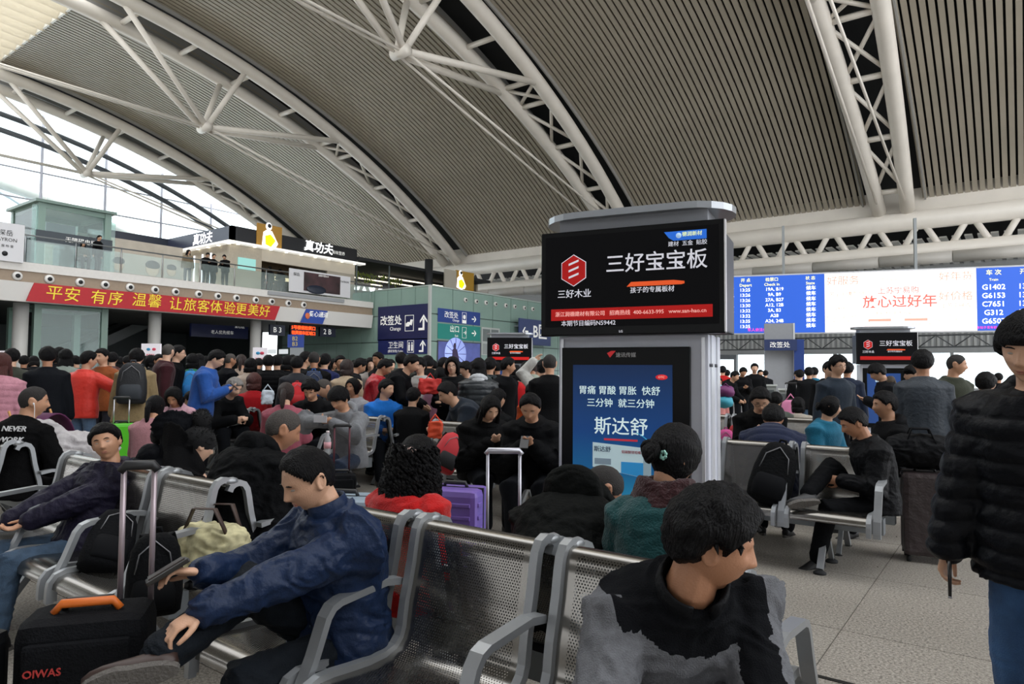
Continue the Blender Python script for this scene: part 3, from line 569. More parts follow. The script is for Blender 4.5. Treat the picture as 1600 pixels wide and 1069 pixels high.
# ---------------------------------------------------------------- screen kiosks
k0 = at(845, 525, 4.8); k1 = at(1118, 521, 4.29); kz = math.atan2(k1.y - k0.y, k1.x - k0.x)
ALU = mat('b9bcc6', .35, .35, noise=.04); WPN = mat('c6c9d4', .35, noise=.02)
def stadium(x0, x1, yc, r, n=10):
    P = []
    for i in range(n + 1): a = -math.pi / 2 + math.pi * i / n; P.append((x1 - r + r * math.cos(a), yc + r * math.sin(a)))
    for i in range(n + 1): a = math.pi / 2 + math.pi * i / n; P.append((x0 + r + r * math.cos(a), yc + r * math.sin(a)))
    return P
def kiosk(name, lab, loc, rz, detail=True, dim=1.0, W=1.25):
    T = thing(name, lab, 'kiosk', (loc[0], loc[1], 0), rz); z0, z1 = 1.68, 2.405
    MB().box(.1, W - .12, .1, .56, 0, 1.68).obj('body', WPN, T, bevel=.006)
    MB().box(.1, W - .12, .1, .56, 2.36, 2.5).obj('soffit', mat('8f9299', .4), T)
    for x in (.12, W - .16): MB().box(x, x + .02, .08, .1, 0, 1.66).obj('edge_strip', mat('dfe1e6', .3, .5), T)
    for y in (.18, .42): MB().box(W - .12, W - .112, y, y + .12, 0, 1.68).obj('side_rib', mat('dadce2', .3, .3), T)
    for y in (.14, .33): MB().tube([(W - .12, y + .01, 1.48), (W - .1, y + .01, 1.48)], .012, 8).obj('rivet', mat('6a6c70', .3, .8), T)
    MB().box(.02, W - .02, .09, .58, z0 + .02, z1 - .05).obj('screen_housing', mat('2c3038', .45), T, bevel=.01)
    bl_ = [v for p in stadium(-.06, W + .03, .33, .3) for v in [p]]
    c = MB(); n = len(bl_); c.add([(x, y, 2.5) for x, y in bl_] + [(x, y, 2.545) for x, y in bl_], [tuple(reversed(range(n))), tuple(range(n, 2 * n))] + [(j, (j + 1) % n, (j + 1) % n + n, j + n) for j in range(n)])
    c.obj('canopy_plate', mat('9fa3a8', .3, .7), T)
    tv = MB().box(0, W, 0, .09, z0, z1).obj('television', mat('0a0b0d', .3, spec=.2), T, bevel=.008)
    MB().box(.035, W - .035, -.003, .005, z0 + .06, z1 - .035).obj('display', mat('0c0c0e', .45, emit=.3, spec=.08), tv)
    MB().box(W - .004, W + .006, -.002, .03, z0 + .01, z1 - .005).obj('bezel_edge', mat('e6e7ea', .3), tv)
    rf = .5 * dim; RED = mat('b81c1a', .5, emit=rf * .6, spec=.2); GR = mat('d5d5de', .5, emit=.45 * dim)
    hx = [(.245 + .098 * math.sin(a), 2.13 + .105 * math.cos(a)) for a in [i * math.pi / 3 for i in range(6)]]
    MB().prism([(.245 + (x - .245) * 1.06, 2.13 + (z - 2.13) * 1.06) for x, z in hx], -.005, -.003).obj('hexagon_edge', GR, tv); MB().prism(hx, -.008, -.004).obj('hexagon', RED, tv)
    for q in (.045, 0, -.045): MB().prism([(.21, 2.118 + q), (.21, 2.132 + q), (.282, 2.148 + q + .01), (.282, 2.134 + q + .01)], -.011, -.007).obj('hexagon_stripe', GR, tv)
    text('三好木业', .062, GR, tv, .25, 1.965, -.006, bold=.004); text('三好宝宝板', .135, GR, tv, .81, 2.15, -.006, bold=.006)
    MB().prism([(.62, 2.0), (.65, 2.03), (.93, 2.03), (1.0, 2.02), (1.0, 2.005), (.98, 2.0)], -.006, -.003).obj('plank', mat('d8501c', .5, emit=.6 * dim), tv)
    text('孩子的专属板材', .042, GR, tv, .79, 1.972, -.006, bold=.004)
    MB().box(.08, W - .075, -.006, -.003, 1.785, 1.865).obj('red_strip', RED, tv)
    if detail:
        text('浙江润德建材有限公司   招商热线  400-6633-995   www.san-hao.cn', .036, mat('e8b0a8', .5, emit=.5), tv, .625, 1.826, -.009, bold=.004)
        text('本期节目编码N59442', .042, GR, tv, .35, 1.762, -.006); text('建材  五金  贴胶', .035, GR, tv, 1.02, 2.262, -.006)
        MB().prism([(.9, 2.305), (.87, 2.345), (1.14, 2.345), (1.14, 2.285), (.93, 2.285)], -.006, -.003).obj('blue_badge', mat('1a62c8', .4, emit=.6), tv)
        text('德润新材', .032, mat('e8f0a8', .5, emit=.6), tv, 1.05, 2.32, -.009); MB().tube([(.965, -.01, 2.316), (.965, -.006, 2.316)], .018, 12).obj('badge_gear', mat('a8c8e8', .5, emit=.5), tv)
        text('LG', .022, GR, tv, .58, 1.703, -.004)
    # light box
    LB = MB().box(.14, 1.02, .05, .11, .25, 1.6).obj('light_box', mat('08090a', .3, spec=.15), T, bevel=.006)
    MB().box(.225, .91, .046, .052, .35, 1.48).obj('poster', poster_m if detail else mat('1c3c74', .3, emit=.3), LB)
    PW = mat('cfe4e4', .5, emit=.5)
    if detail:
        MB().tube([(.5, .045, 1.54), (.5, .05, 1.54)], .0, 3).v
        text('速讯传媒', .035, mat('9a9a9a', .5, emit=.15), LB, .6, 1.545, .044); MB().prism([(.49, 1.53), (.53, 1.575), (.5, 1.575), (.47, 1.56)], .042, .046).obj('red_mark', mat('c0282c', .5, emit=.3), LB)
        text('胃痛 胃酸 胃胀  快舒', .062, PW, LB, .55, 1.305, .043, bold=.004); text('三分钟  就三分钟', .062, PW, LB, .56, 1.22, .043, bold=.004); text('斯达舒', .125, PW, LB, .565, 1.06, .043, bold=.004)
        MB().box(.45, .68, .042, .046, .972, .985).obj('underline', mat('c83040', .5, emit=.3), LB); MB().ball((.84, .045, 1.4), (.04, .004, .018)).obj('oval_badge', mat('d82830', .5, emit=.4), LB); text('OTC', .02, mat('f0c0b0', .5, emit=.4), LB, .84, 1.4, .04)
        bx = MB().prism([(.37, .955), (.77, .93), (.77, .73), (.37, .79)], .041, .046).obj('medicine_box_picture', mat('b4ccd2', .5, emit=.35), LB)
        MB().prism([(.57, .835), (.72, .835), (.72, .74), (.57, .762)], .038, .042).obj('box_picture_panel', mat('2a86c0', .5, emit=.35), bx); MB().prism([(.72, .933), (.77, .93), (.77, .73), (.72, .74)], .038, .041).obj('box_picture_side', mat('8fa6b0', .5, emit=.3), bx)
        text('斯达舒', .04, mat('34506e', .5), bx, .44, .91, .038, bold=.004); MB().box(.385, .5, .038, .041, .81, .85).obj('box_picture_label', mat('8296a4', .5, emit=.2), bx)
        text('铝碳酸镁咀嚼片', .022, mat('b04050', .5), bx, .65, .9, .037)
        MB().tube([(.55, .047, .62), (.85, .047, 1.0)], .0, 3)
        ar = MB().tube([(.58 + .27 * math.sin(a), .0475, .75 + .30 * math.cos(a)) for a in np.linspace(.35, 1.7, 14)], .018, 8, ry=.002).obj('swoosh', mat('2a92b4', .5, emit=.25), LB)
    else:
        text('胃痛 胃酸 胃胀', .05, PW, LB, .55, 1.3, .043, bold=.004)
    MB().box(.08, W - .1, .05, .6, 0, .1).obj('plinth', mat('6b6d72', .5), T)
    return T
poster_m = bpy.data.materials.new('poster'); poster_m.use_nodes = True; _t = poster_m.node_tree; _p = _t.nodes['Principled BSDF']
_tc = _t.nodes.new('ShaderNodeTexCoord'); _s = _t.nodes.new('ShaderNodeSeparateXYZ'); _r = _t.nodes.new('ShaderNodeValToRGB'); _mr = _t.nodes.new('ShaderNodeMapRange')
_mr.inputs[1].default_value = .35; _mr.inputs[2].default_value = 1.48
_e = _r.color_ramp.elements; _e[0].position = 0; _e[0].color = (*lin('5fb8d0'), 1); _e[1].position = 1; _e[1].color = (*lin('142f58'), 1)
for q, c in ((.2, '2f8fb8'), (.38, '1f6499'), (.6, '174684')): k = _e.new(q); k.color = (*lin(c), 1)
_t.links.new(_tc.outputs['Object'], _s.inputs[0]); _t.links.new(_s.outputs['Z'], _mr.inputs[0]); _t.links.new(_mr.outputs[0], _r.inputs[0]); _t.links.new(_r.outputs[0], _p.inputs['Base Color']); _t.links.new(_r.outputs[0], _p.inputs['Emission Color'])
_p.inputs['Emission Strength'].default_value = .3; _p.inputs['Roughness'].default_value = .35; _p.inputs['Specular IOR Level'].default_value = .25
kiosk('screen_kiosk', 'tall kiosk with big black screen over a blue medicine poster, between the seat rows', (k0.x, k0.y), kz)
ka = at(761, 560, 19.0); kiosk('screen_kiosk', 'small distant screen kiosk in front of the far end of the green wall', (ka.x, ka.y), R(30), False)
ka = at(1338, 560, 15.6); kiosk('screen_kiosk', 'distant screen kiosk standing under the departure board', (ka.x, ka.y), R(20), False, .35)
# ---------------------------------------------------------------- right background furniture
pg = at(1218, 600, 26); GPn = thing('wall_pillar', 'wide grey panelled pillar standing under the departure board', 'pillar', (pg.x, pg.y, 0), R(18))
MB().box(-.52, .52, 0, .6, 0, 3.4).obj('panel', mat('8a8d92', .5, noise=.03), GPn); MB().box(.5, .56, -.02, .6, 0, 3.4).obj('edge', mat('c4c7ca', .4), GPn)
BSn = thing('blue_sign', 'dark blue sign with white characters on top of the grey pillar', 'sign', (pg.x, pg.y - .3, 2.35), R(18))
MB().box(-.45, .7, -.05, .05, 0, .42).obj('face', mat('26345c', .4), BSn); text('改签处', .24, WT, BSn, .1, .2, -.06); MB().box(.6, .95, .02, .08, -1.3, .42).obj('side_face', mat('1f3a7c', .4), BSn)
for i, (px, d, w_, h_, lab) in enumerate(((1190, 20, .8, 1.1, 'grey open counter cabinet beside the pillar'), (1240, 19, .75, 1.0, 'pale metal service desk in front of the pillar'))):
    p = at(px, 620, d); T = thing('counter', lab, 'counter', (p.x, p.y, 0), R(15)); MB().box(-w_ / 2, w_ / 2, 0, .6, 0, h_).obj('body', mat('868b88', .5), T); MB().box(-w_ / 2 - .03, w_ / 2 + .03, -.04, .62, h_, h_ + .04).obj('top', mat('b5b9b6', .4), T)
    MB().box(-w_ / 2 + .06, w_ / 2 - .06, -.02, .0, h_ * .5, h_ * .9).obj('recess', mat('4e5355', .5), T)
p = at(1131, 600, 30); DF = thing('security_gate', 'dark walk-through detector frame in the bright distance', 'gate', (p.x, p.y, 0), R(15))
for x in (-.5, .42): MB().box(x, x + .1, 0, .5, 0, 2.1).obj('post', mat('53585c', .5), DF)
MB().box(-.5, .52, 0, .5, 2.1, 2.3).obj('header', mat('44494d', .5), DF)
# ---------------------------------------------------------------- benches
def perf_mat():
    m = bpy.data.materials.new('perforated_steel'); m.use_nodes = True; t = m.node_tree; N = t.nodes; L = t.links; b = N['Principled BSDF']
    b.inputs['Base Color'].default_value = (*lin('83807b'), 1); b.inputs['Metallic'].default_value = .95; b.inputs['Roughness'].default_value = .2
    uv = N.new('ShaderNodeUVMap'); P = .0105
    def lattice(off):
        mp = N.new('ShaderNodeMapping'); mp.inputs['Scale'].default_value = (1 / P, 1 / (P * 1.732), 1); mp.inputs['Location'].default_value = (off, off, 0); L.new(uv.outputs[0], mp.inputs[0])
        f = N.new('ShaderNodeVectorMath'); f.operation = 'FRACTION'; L.new(mp.outputs[0], f.inputs[0])
        s = N.new('ShaderNodeVectorMath'); s.operation = 'SUBTRACT'; s.inputs[1].default_value = (.5, .5, 0); L.new(f.outputs[0], s.inputs[0])
        k = N.new('ShaderNodeVectorMath'); k.operation = 'MULTIPLY'; k.inputs[1].default_value = (1, 1.732, 0); L.new(s.outputs[0], k.inputs[0])
        l = N.new('ShaderNodeVectorMath'); l.operation = 'LENGTH'; L.new(k.outputs[0], l.inputs[0]); return l.outputs['Value']
    mn = N.new('ShaderNodeMath'); mn.operation = 'MINIMUM'; L.new(lattice(0), mn.inputs[0]); L.new(lattice(.5), mn.inputs[1])
    lt = N.new('ShaderNodeMath'); lt.operation = 'LESS_THAN'; lt.inputs[1].default_value = .25; L.new(mn.outputs[0], lt.inputs[0])
    sp = N.new('ShaderNodeSeparateXYZ'); L.new(uv.outputs[0], sp.inputs[0])
    ab = N.new('ShaderNodeMath'); ab.operation = 'ABSOLUTE'; L.new(sp.outputs[0], ab.inputs[0])
    a1 = N.new('ShaderNodeMath'); a1.operation = 'LESS_THAN'; a1.inputs[1].default_value = .215; L.new(ab.outputs[0], a1.inputs[0])
    a2 = N.new('ShaderNodeMath'); a2.operation = 'GREATER_THAN'; a2.inputs[1].default_value = .1; L.new(sp.outputs[1], a2.inputs[0])
    a3 = N.new('ShaderNodeMath'); a3.operation = 'LESS_THAN'; a3.inputs[1].default_value = .87; L.new(sp.outputs[1], a3.inputs[0])
    c = lt.outputs[0]
    for q in (a1, a2, a3):
        mu = N.new('ShaderNodeMath'); mu.operation = 'MULTIPLY'; L.new(c, mu.inputs[0]); L.new(q.outputs[0], mu.inputs[1]); c = mu.outputs[0]
    iv = N.new('ShaderNodeMath'); iv.operation = 'SUBTRACT'; iv.inputs[0].default_value = 1; L.new(c, iv.inputs[1]); L.new(iv.outputs[0], b.inputs['Alpha'])
    n = N.new('ShaderNodeTexNoise'); n.inputs['Scale'].default_value = 6; n.inputs['Detail'].default_value = 4
    r = N.new('ShaderNodeMapRange'); r.inputs[3].default_value = .18; r.inputs[4].default_value = .38; return m
PERF = perf_mat(); CAST = mat('9a9da0', .38, .55, noise=.06, scale=6); RUB = mat('17181a', .8)
SP = [(.012, .84), (.004, .858), (-.012, .870), (-.035, .874), (-.058, .865), (-.074, .84), (-.083, .80), (-.095, .73), (-.112, .66), (-.128, .60), (-.136, .55), (-.142, .51), (-.156, .475), (-.185, .447), (-.235, .433), (-.31, .430), (-.39, .436), (-.46, .443), (-.515, .443), (-.553, .430), (-.572, .404), (-.576, .38)]
def seat_mesh():
    m = MB(); n = len(SP); xs = [-.252, -.235, .235, .252]
    vs = [(x, y - (.012 if abs(x) > .24 else 0) * 0, z) for y, z in SP for x in xs]; fs = [(i * 4 + j, i * 4 + j + 1, i * 4 + j + 5, i * 4 + j + 4) for i in range(n - 1) for j in range(3)]
    m.add(vs, fs, True); me = m.mesh('seat_shell'); uvl = me.uv_layers.new(name='UVMap'); acc = [0]
    for i in range(1, n): acc.append(acc[-1] + math.dist(SP[i], SP[i - 1]))
    for lp in me.loops: i = lp.vertex_index // 4; uvl.data[lp.index].uv = (xs[lp.vertex_index % 4], acc[i])
    me.materials.append(PERF); return me
seat_me = seat_mesh()
def bar(pts, w, t): return MB().tube([(0, y, z) for y, z in pts], t * .71, 4, ry=w * .71, up=(1, 0, 0))
off = []
for i, (y, z) in enumerate(SP):
    a = Vector((0, *SP[max(0, i - 1)])); b_ = Vector((0, *SP[min(len(SP) - 1, i + 1)])); t = (b_ - a).normalized(); off.append((y + t.z * .006, z - t.y * .006))
off += [(off[-1][0] - .002, .345), (off[-1][0] - .002, .315)]
fr_me = bar(off, .03, .03).mesh('side_frame'); fr_me.materials.append(CAST)
arm_me = MB().tube([(0, -.125, .66), (0, -.2, .672), (0, -.40, .655), (0, -.432, .643), (0, -.455, .615), (0, -.5, .50), (0, -.54, .42), (0, -.55, .34), (0, -.55, .31)], .012 * 1.41, 4, ry=.024 * 1.41, up=(1, 0, 0)).mesh('armrest'); arm_me.materials.append(CAST)
leg_mb = MB().tube([(0, -.26, .36), (0, -.50, .03)], .026, 4, ry=.03, up=(1, 0, 0)).tube([(0, -.30, .31), (0, -.12, .03)], .02, 4, ry=.024, up=(1, 0, 0)); leg_me = leg_mb.mesh('leg'); leg_me.materials.append(CAST)
pad_me = MB().tube([(0, -.505, 0), (0, -.505, .012), (0, -.503, .03)], [.045, .045, .018], 14).tube([(0, -.118, 0), (0, -.118, .012), (0, -.12, .03)], [.045, .045, .018], 14).mesh('foot_pad'); pad_me.materials.append(RUB)
beam_me = MB().box(-.95, .95, -.31, -.22, .29, .40).mesh('beam'); beam_me.materials.append(mat('7d8286', .4, .4))
knob_me = MB().tube([(0, -.03, .866), (0, -.01, .87), (0, .01, .87), (0, .03, .866)], [.016, .02, .02, .016], 10).mesh('top_joint'); knob_me.materials.append(CAST)
PCH = .63
def bench(xr, Y, label, rear=True):
    T = thing('bench', label, 'bench', (xr - 1.5 * PCH, Y, 0), 0, 'waiting hall benches')
    for side in ((0, 180) if rear else (0,)):
        rz = R(side); sg = -1 if side else 1; dz = -.022 if side else 0
        for k in (-1, 0, 1):
            s = link('seat_shell', seat_me, None, T, (k * PCH, sg * -.008, dz), (0, 0, rz))
            for q in (-1, 1): link('side_frame', fr_me, None, T, (k * PCH + q * .268, sg * -.008, dz), (0, 0, rz))
        for k in (-1.5, -.5, .5, 1.5): link('armrest', arm_me, None, T, (k * PCH, sg * -.008, dz), (0, 0, rz))
        for k in (-.9, .9):
            l = link('leg', leg_me, None, T, (k * PCH, sg * -.008, dz), (0, 0, rz)); link('foot_pad', pad_me, None, l)
        link('beam', beam_me, None, T, (0, sg * -.008, dz), (0, 0, rz))
    if rear:
        for k in (-1, 0, 1):
            for q in (-1, 1): link('top_joint', knob_me, None, T, (k * PCH + q * .268, 0, 0))
    return T
R1, R2, R3 = 1.93, 5.82, 9.35
for a in (
    (-.58, R1, 'steel bench in front, under the blue jacket man and the man in grey and black'), (-3.12, R1, 'steel bench under the man in the purple jacket'), (-5.95, R1, 'steel bench cut by the picture edge, beside the man with earphones'),
    (-.79, R2, 'steel bench with the man crossing his legs and a black backpack on it'), (-3.5, R2, 'steel bench mostly behind the big kiosk, under the long haired woman in black'), (-6.2, R2, 'steel bench with an empty seat beside the boy in the grey hoodie'), (-8.95, R2, 'steel bench with two empty seats behind the furry hat'), (-11.7, R2, 'steel bench behind the stroller, lost among standing travellers'),
    (-1.9, R3, 'far steel bench behind the navy padded jacket man'), (-4.7, R3, 'far steel bench hidden behind the kiosk'), (-7.5, R3, 'far steel bench behind the red backpack'), (-10.3, R3, 'far steel bench under the bright blue jacket boy'), (-13.1, R3, 'far steel bench under the black curly head')):
    bench(*a)
# ---------------------------------------------------------------- people
def interp(x, xs, ys): return float(np.interp(x, xs, ys))
def head_surface(nu=56, nv=48, jaw=1.0, nose=1.0):
    V = []
    for i in range(nv + 1):
        th = math.pi * i / nv
        for j in range(nu):
            ph = 2 * math.pi * j / nu; V.append((math.sin(th) * math.sin(ph), -math.sin(th) * math.cos(ph), -math.cos(th)))
    V = np.array(V); x, y, z = V[:, 0], V[:, 1], V[:, 2]
    px, py, pz = x * .079, y * .097, z * .118
    k = np.clip(-pz / .118, 0, 1)
    px = px * (1 - .30 * k ** 1.4 * jaw); py = np.where(y > 0, py * (1 - .38 * k), py * (1 - .07 * k))
    py = np.where((y < 0), -np.abs(py) ** .92 * .097 ** .08, py)
    up = np.clip(pz / .118, 0, 1); px = px * (1 + .10 * np.sin(up * 2.4)); py = np.where(y > 0, py * (1 + .06 * np.sin(up * 2.2)), py)
    f = (y < -.15).astype(float); ax = np.abs(px); G = lambda v, c, s: np.exp(-((v - c) / s) ** 2)
    d = np.zeros_like(px)
    ridge = np.clip((.030 - pz) / .052, 0, 1) ** 1.3 * (pz < .03) * (1 / (1 + np.exp(-(pz + .036) / .0035)))
    d += .027 * nose * np.exp(-(px / (.0085 + .006 * ridge)) ** 2) * ridge
    d += .009 * G(ax, .013, .0075) * G(pz, -.027, .009)
    d -= .0105 * G(ax, .032, .016) * G(pz, .008, .0115); d += .0055 * G(ax, .030, .020) * G(pz, .031, .009)
    d += .005 * G(ax, .043, .018) * G(pz, -.02, .018)
    d += .0075 * G(px, 0, .021) * (G(pz, -.051, .0055) + G(pz, -.064, .006)); d -= .003 * G(px, 0, .03) * G(pz, -.0578, .002)
    d -= .004 * G(px, 0, .025) * G(pz, -.078, .007); d += .008 * G(px, 0, .022) * G(pz, -.097, .014)
    py = py - d * f
    return np.stack([px, py, pz], 1), V, nu, nv
HP, HV, HNU, HNV = head_surface()
def head_mb(mb, M, ears=True):
    vs = [M @ Vector(p) for p in HP]; fs = []
    for i in range(HNV):
        for j in range(HNU): a = i * HNU + j; b = i * HNU + (j + 1) % HNU; fs.append((a, b, b + HNU, a + HNU))
    mb.add(vs, fs, True)
    if ears:
        for s in (-1, 1):
            e = [M @ Vector((s * (.079 + .010 * math.sin(a) * .4 + .006), .012 + .017 * math.cos(a) + .006 * math.sin(a), -.002 + .031 * math.sin(a))) for a in np.linspace(0, 2 * math.pi, 13)[:-1]]
            mb.tube(e, .0062, 6, closed=True); e2 = MB().ball((0, 0, 0), (.007, .014, .026), 10, 8)
            mb.add([M @ (Vector(v) + Vector((s * .079, .012, -.004))) for v in e2.v], e2.f, True)
HLZ = {'short': ([0, .55, .95, 1.35, 1.6, 1.9, 2.4, 3.15], [.066, .064, .038, .0, .026, -.03, -.055, -.062]),
       'receding': ([0, .55, .95, 1.35, 1.6, 1.9, 2.4, 3.15], [.088, .074, .052, .005, .028, -.03, -.055, -.06]),
       'fringe': ([0, .55, .95, 1.35, 1.6, 1.9, 2.4, 3.15], [.036, .034, .028, -.015, .012, -.04, -.06, -.068]),
       'full': ([0, .4, .7, 1.0, 1.35, 1.9, 3.15], [.072, .06, .03, -.05, -.09, -.10, -.10]),
       'bangs': ([0, .4, .7, 1.0, 1.35, 1.9, 3.15], [.032, .03, .01, -.06, -.09, -.10, -.10])}
def hair_shell(style='short', T=.017, seed=0, rough=.004, bald=False):
    xs, ys = HLZ[style]; m = MB(); vs = []
    for p, v in zip(HP, HV):
        az = math.atan2(abs(v[0]), -v[1]) if (abs(v[0]) + abs(v[1])) > 1e-5 else math.pi; hl = interp(az, xs, ys)
        s = (p[2] - hl) / .014; s = max(-1, min(1, s)); d = Vector((v[0], v[1], v[2] * .8)).normalized()
        n = mnoise.noise(Vector((p[0] * 40 + seed, p[1] * 40, p[2] * 18))) + .6 * mnoise.noise(Vector((p[0] * 120 + seed, p[1] * 120, p[2] * 30)))
        t = -.010 if s < -.2 else (T * (.35 + .65 * max(0, s)) * (1 + .25 * max(0, p[2] / .118)) + n * rough)
        if bald and p[2] > .085: t = -.004
        q = Vector(p) if v[1] > -.3 or s > -.2 else Vector((p[0] * .93, p[1] * .8, p[2]))
        vs.append(q + d * t)
    fs = []
    for i in range(HNV):
        for j in range(HNU): a = i * HNU + j; b = i * HNU + (j + 1) % HNU; fs.append((a, b, b + HNU, a + HNU))
    return m.add(vs, fs, True)
def remesh(mb, voxel, it=3, name='mesh'):
    me = mb.mesh(name); o = bpy.data.objects.new('tmp', me); COL.objects.link(o)
    r = o.modifiers.new('r', 'REMESH'); r.mode = 'VOXEL'; r.voxel_size = voxel; r.use_smooth_shade = True
    if it: s = o.modifiers.new('s', 'SMOOTH'); s.factor = .5; s.iterations = it
    out = bpy.data.meshes.new_from_object(o.evaluated_get(bpy.context.evaluated_depsgraph_get())); bpy.data.objects.remove(o); bpy.data.meshes.remove(me)
    out.name = name; return out
def wrinkle(me, amp, sc=9, puff=0, up=Vector((0, 0, 1)), pitch=.065):
    n = len(me.vertices); co = np.empty(n * 3, 'f'); me.vertices.foreach_get('co', co); co = co.reshape(-1, 3); nm = np.empty(n * 3, 'f'); me.vertices.foreach_get('normal', nm); nm = nm.reshape(-1, 3)
    d = np.zeros(n)
    if amp:
        for i in range(n):
            c = co[i]; v = Vector((c[0] * sc, c[1] * sc, c[2] * sc * 1.5)); w2 = mnoise.noise(v * .6)
            d[i] = (1 - abs(mnoise.noise(Vector((v.x + w2 * 2, v.y + w2, v.z - w2 * 1.5))) * 2)) * .7 + .3 * mnoise.noise(v * 2.3)
        d = (d - .5) * amp
    if puff:
        s = co @ np.array(up); d += puff * (np.abs(np.sin(np.pi * s / pitch)) ** .6 - .7)
    co += nm * d[:, None]; me.vertices.foreach_set('co', co.ravel()); me.update(); return me
def ik(a, b, l1, l2, pole):
    d = b - a; L = d.length
    if L > (l1 + l2) * .998: d = d * ((l1 + l2) * .998 / L); b = a + d; L = d.length
    u = d.normalized(); x = (l1 * l1 - l2 * l2 + L * L) / (2 * L); h = math.sqrt(max(0, l1 * l1 - x * x)); p = pole - u * pole.dot(u)
    p = p.normalized() if p.length > 1e-4 else Vector((0, 0, 1)); return a + u * x + p * h, b
V3 = Vector
def limb(mb, pts, rs, n=12, k=4):
    P, Q = [], []
    for i in range(len(pts) - 1):
        for q in range(k): f = q / k; P.append(pts[i].lerp(pts[i + 1], f)); Q.append(rs[i] * (1 - f) + rs[i + 1] * f)
    P.append(pts[-1]); Q.append(rs[-1]); mb.tube(P, Q, n)
    for p, r in zip(pts, rs): mb.ball(p, r * .99, n, 8)
def hand(mb, w, d, nrm_, side, curl=.5, big=True, thumb=.5, spread=.05):
    d = d.normalized(); nrm_ = (nrm_ - d * nrm_.dot(d)).normalized(); s = d.cross(nrm_) * (1 if side == 'L' else -1)   # s points to the thumb side
    n = 8
    def ring(c, a, b): return [c + s * math.cos(t) * a + nrm_ * math.sin(t) * b for t in [2 * math.pi * (i + .5) / 12 for i in range(12)]]
    mb.loft([ring(w - d * .02, .026, .021), ring(w + d * .01, .029, .018), ring(w + d * .04, .038, .016), ring(w + d * .075, .041, .0145), ring(w + d * .092, .038, .011)])
    if not big:
        mb.loft([ring(w + d * .085, .036, .012), ring(w + d * .12 + nrm_ * .012 * curl * 2, .032, .012), ring(w + d * .15 + nrm_ * .05 * curl, .024, .009)])
    else:
        for k, (o, l, r) in enumerate(((.030, .072, .0085), (.010, .080, .0088), (-.011, .074, .0084), (-.030, .058, .0075))):
            p = w + d * (.088 - abs(k - 1) * .003) + s * o; dd = (d + s * (1.3 - k) * spread).normalized(); P = [w + d * .05 + s * o * .9, p]; a = 0
            for q, f in ((.9, .46), (1.1, .30), (.8, .24)):
                a += curl * q; p = p + (dd * math.cos(a) + nrm_ * math.sin(a)) * l * f; P.append(p)
            limb(mb, P, [r * 1.0, r * 1.02, r, r * .95, r * .78], 8, 2)
    t0 = w + d * .02 + s * .026 + nrm_ * .006; t1 = t0 + (d * .6 + s * .75 * (1 - thumb * .5) + nrm_ * .35 * thumb) .normalized() * .038; t2 = t1 + (d * .9 + s * .25 + nrm_ * .5 * thumb).normalized() * .032; t3 = t2 + (d * 1 - s * .1 + nrm_ * .6 * thumb).normalized() * .025
    limb(mb, [t0, t1, t2, t3], [.0135, .0115, .0098, .008], 8, 2)
def rot_m(pitch, yaw, roll=0): return Matrix.Rotation(R(yaw), 3, 'Z') @ Matrix.Rotation(R(pitch), 3, 'X') @ Matrix.Rotation(R(roll), 3, 'Y')
def torso_rings(hip, lean, bend, W=1., T=0., lo=-.06, twist=0, top=.50, flare=0):
    """rings along a bent spine; returns rings, neck base, shoulder points, chest rotation"""
    rings = []; N_ = 14; prof_ = [(-.20, .165, .115), (-.10, .170, .12), (0, .170, .122), (.12, .150, .112), (.22, .152, .113), (.34, .172, .12), (.42, .178, .112), (.465, .134, .092), (.495, .088, .074), (.52, .066, .066)]
    pos = V3(hip); ds = .02; s = 0; path = {}
    def tang(s_): a = R(lean + bend * max(0, min(1, s_ / .5))); return V3((0, -math.sin(a), math.cos(a)))
    def point(s_):
        p = V3(hip); n = max(1, int(abs(s_) / .02)); h = s_ / n
        for i in range(n): p = p + tang((i + .5) * h) * h
        return p
    ss = [v for v in (lo, -.05, 0, .06, .12, .18, .24, .30, .36, .42, .455, .485, .51, .53) if v >= lo]
    for q in ss:
        if q > top + .03: continue
        rx = interp(q, [a for a, b, c in prof_], [b for a, b, c in prof_]); ry = interp(q, [a for a, b, c in prof_], [c for a, b, c in prof_])
        t = tang(q); tw = R(twist) * max(0, min(1, q / .45)); X = Matrix.Rotation(tw, 3, t) @ V3((1, 0, 0)); Yv = t.cross(X); c = point(q)
        fl = T + (flare * max(0, (.1 - q) / .2) if q < .1 else 0); a_ = rx * W + fl; b_ = ry * W + fl
        rings.append([c + X * a_ * math.copysign(abs(math.cos(u)) ** .85, math.cos(u)) + Yv * b_ * math.copysign(abs(math.sin(u)) ** .85, math.sin(u)) for u in [2 * math.pi * (i + .5) / 20 for i in range(20)]])
    t = tang(.45); X = Matrix.Rotation(R(twist), 3, t) @ V3((1, 0, 0)); sh = point(.43)
    return rings, point(.50), {'L': sh + X * .165 * W, 'R': sh - X * .165 * W}, (X, t.cross(X), t), point
DEF = dict(hip=(0, 0, .93), lean=3, bend=4, twist=0, head=(0, 0, 0), W=1., s=1.,
           hands={'L': (.26, -.02, .80), 'R': (-.26, -.02, .80)}, hdir={}, palm={}, curl=.5, ep={'L': (.5, .8, 0), 'R': (-.5, .8, 0)},
           feet={'L': (.10, -.0, .08), 'R': (-.10, .0, .08)}, toe={'L': (.25, -1, -.28), 'R': (-.25, -1, -.28)}, kp={'L': (.1, -1, 0), 'R': (-.1, -1, 0)}, neck=(0, -.015, .085))
SITB = dict(hip=(0, 0, .53), feet={'L': (.11, -.45, .08), 'R': (-.11, -.45, .08)}, hands={'L': (.08, -.32, .68), 'R': (-.08, -.32, .68)})
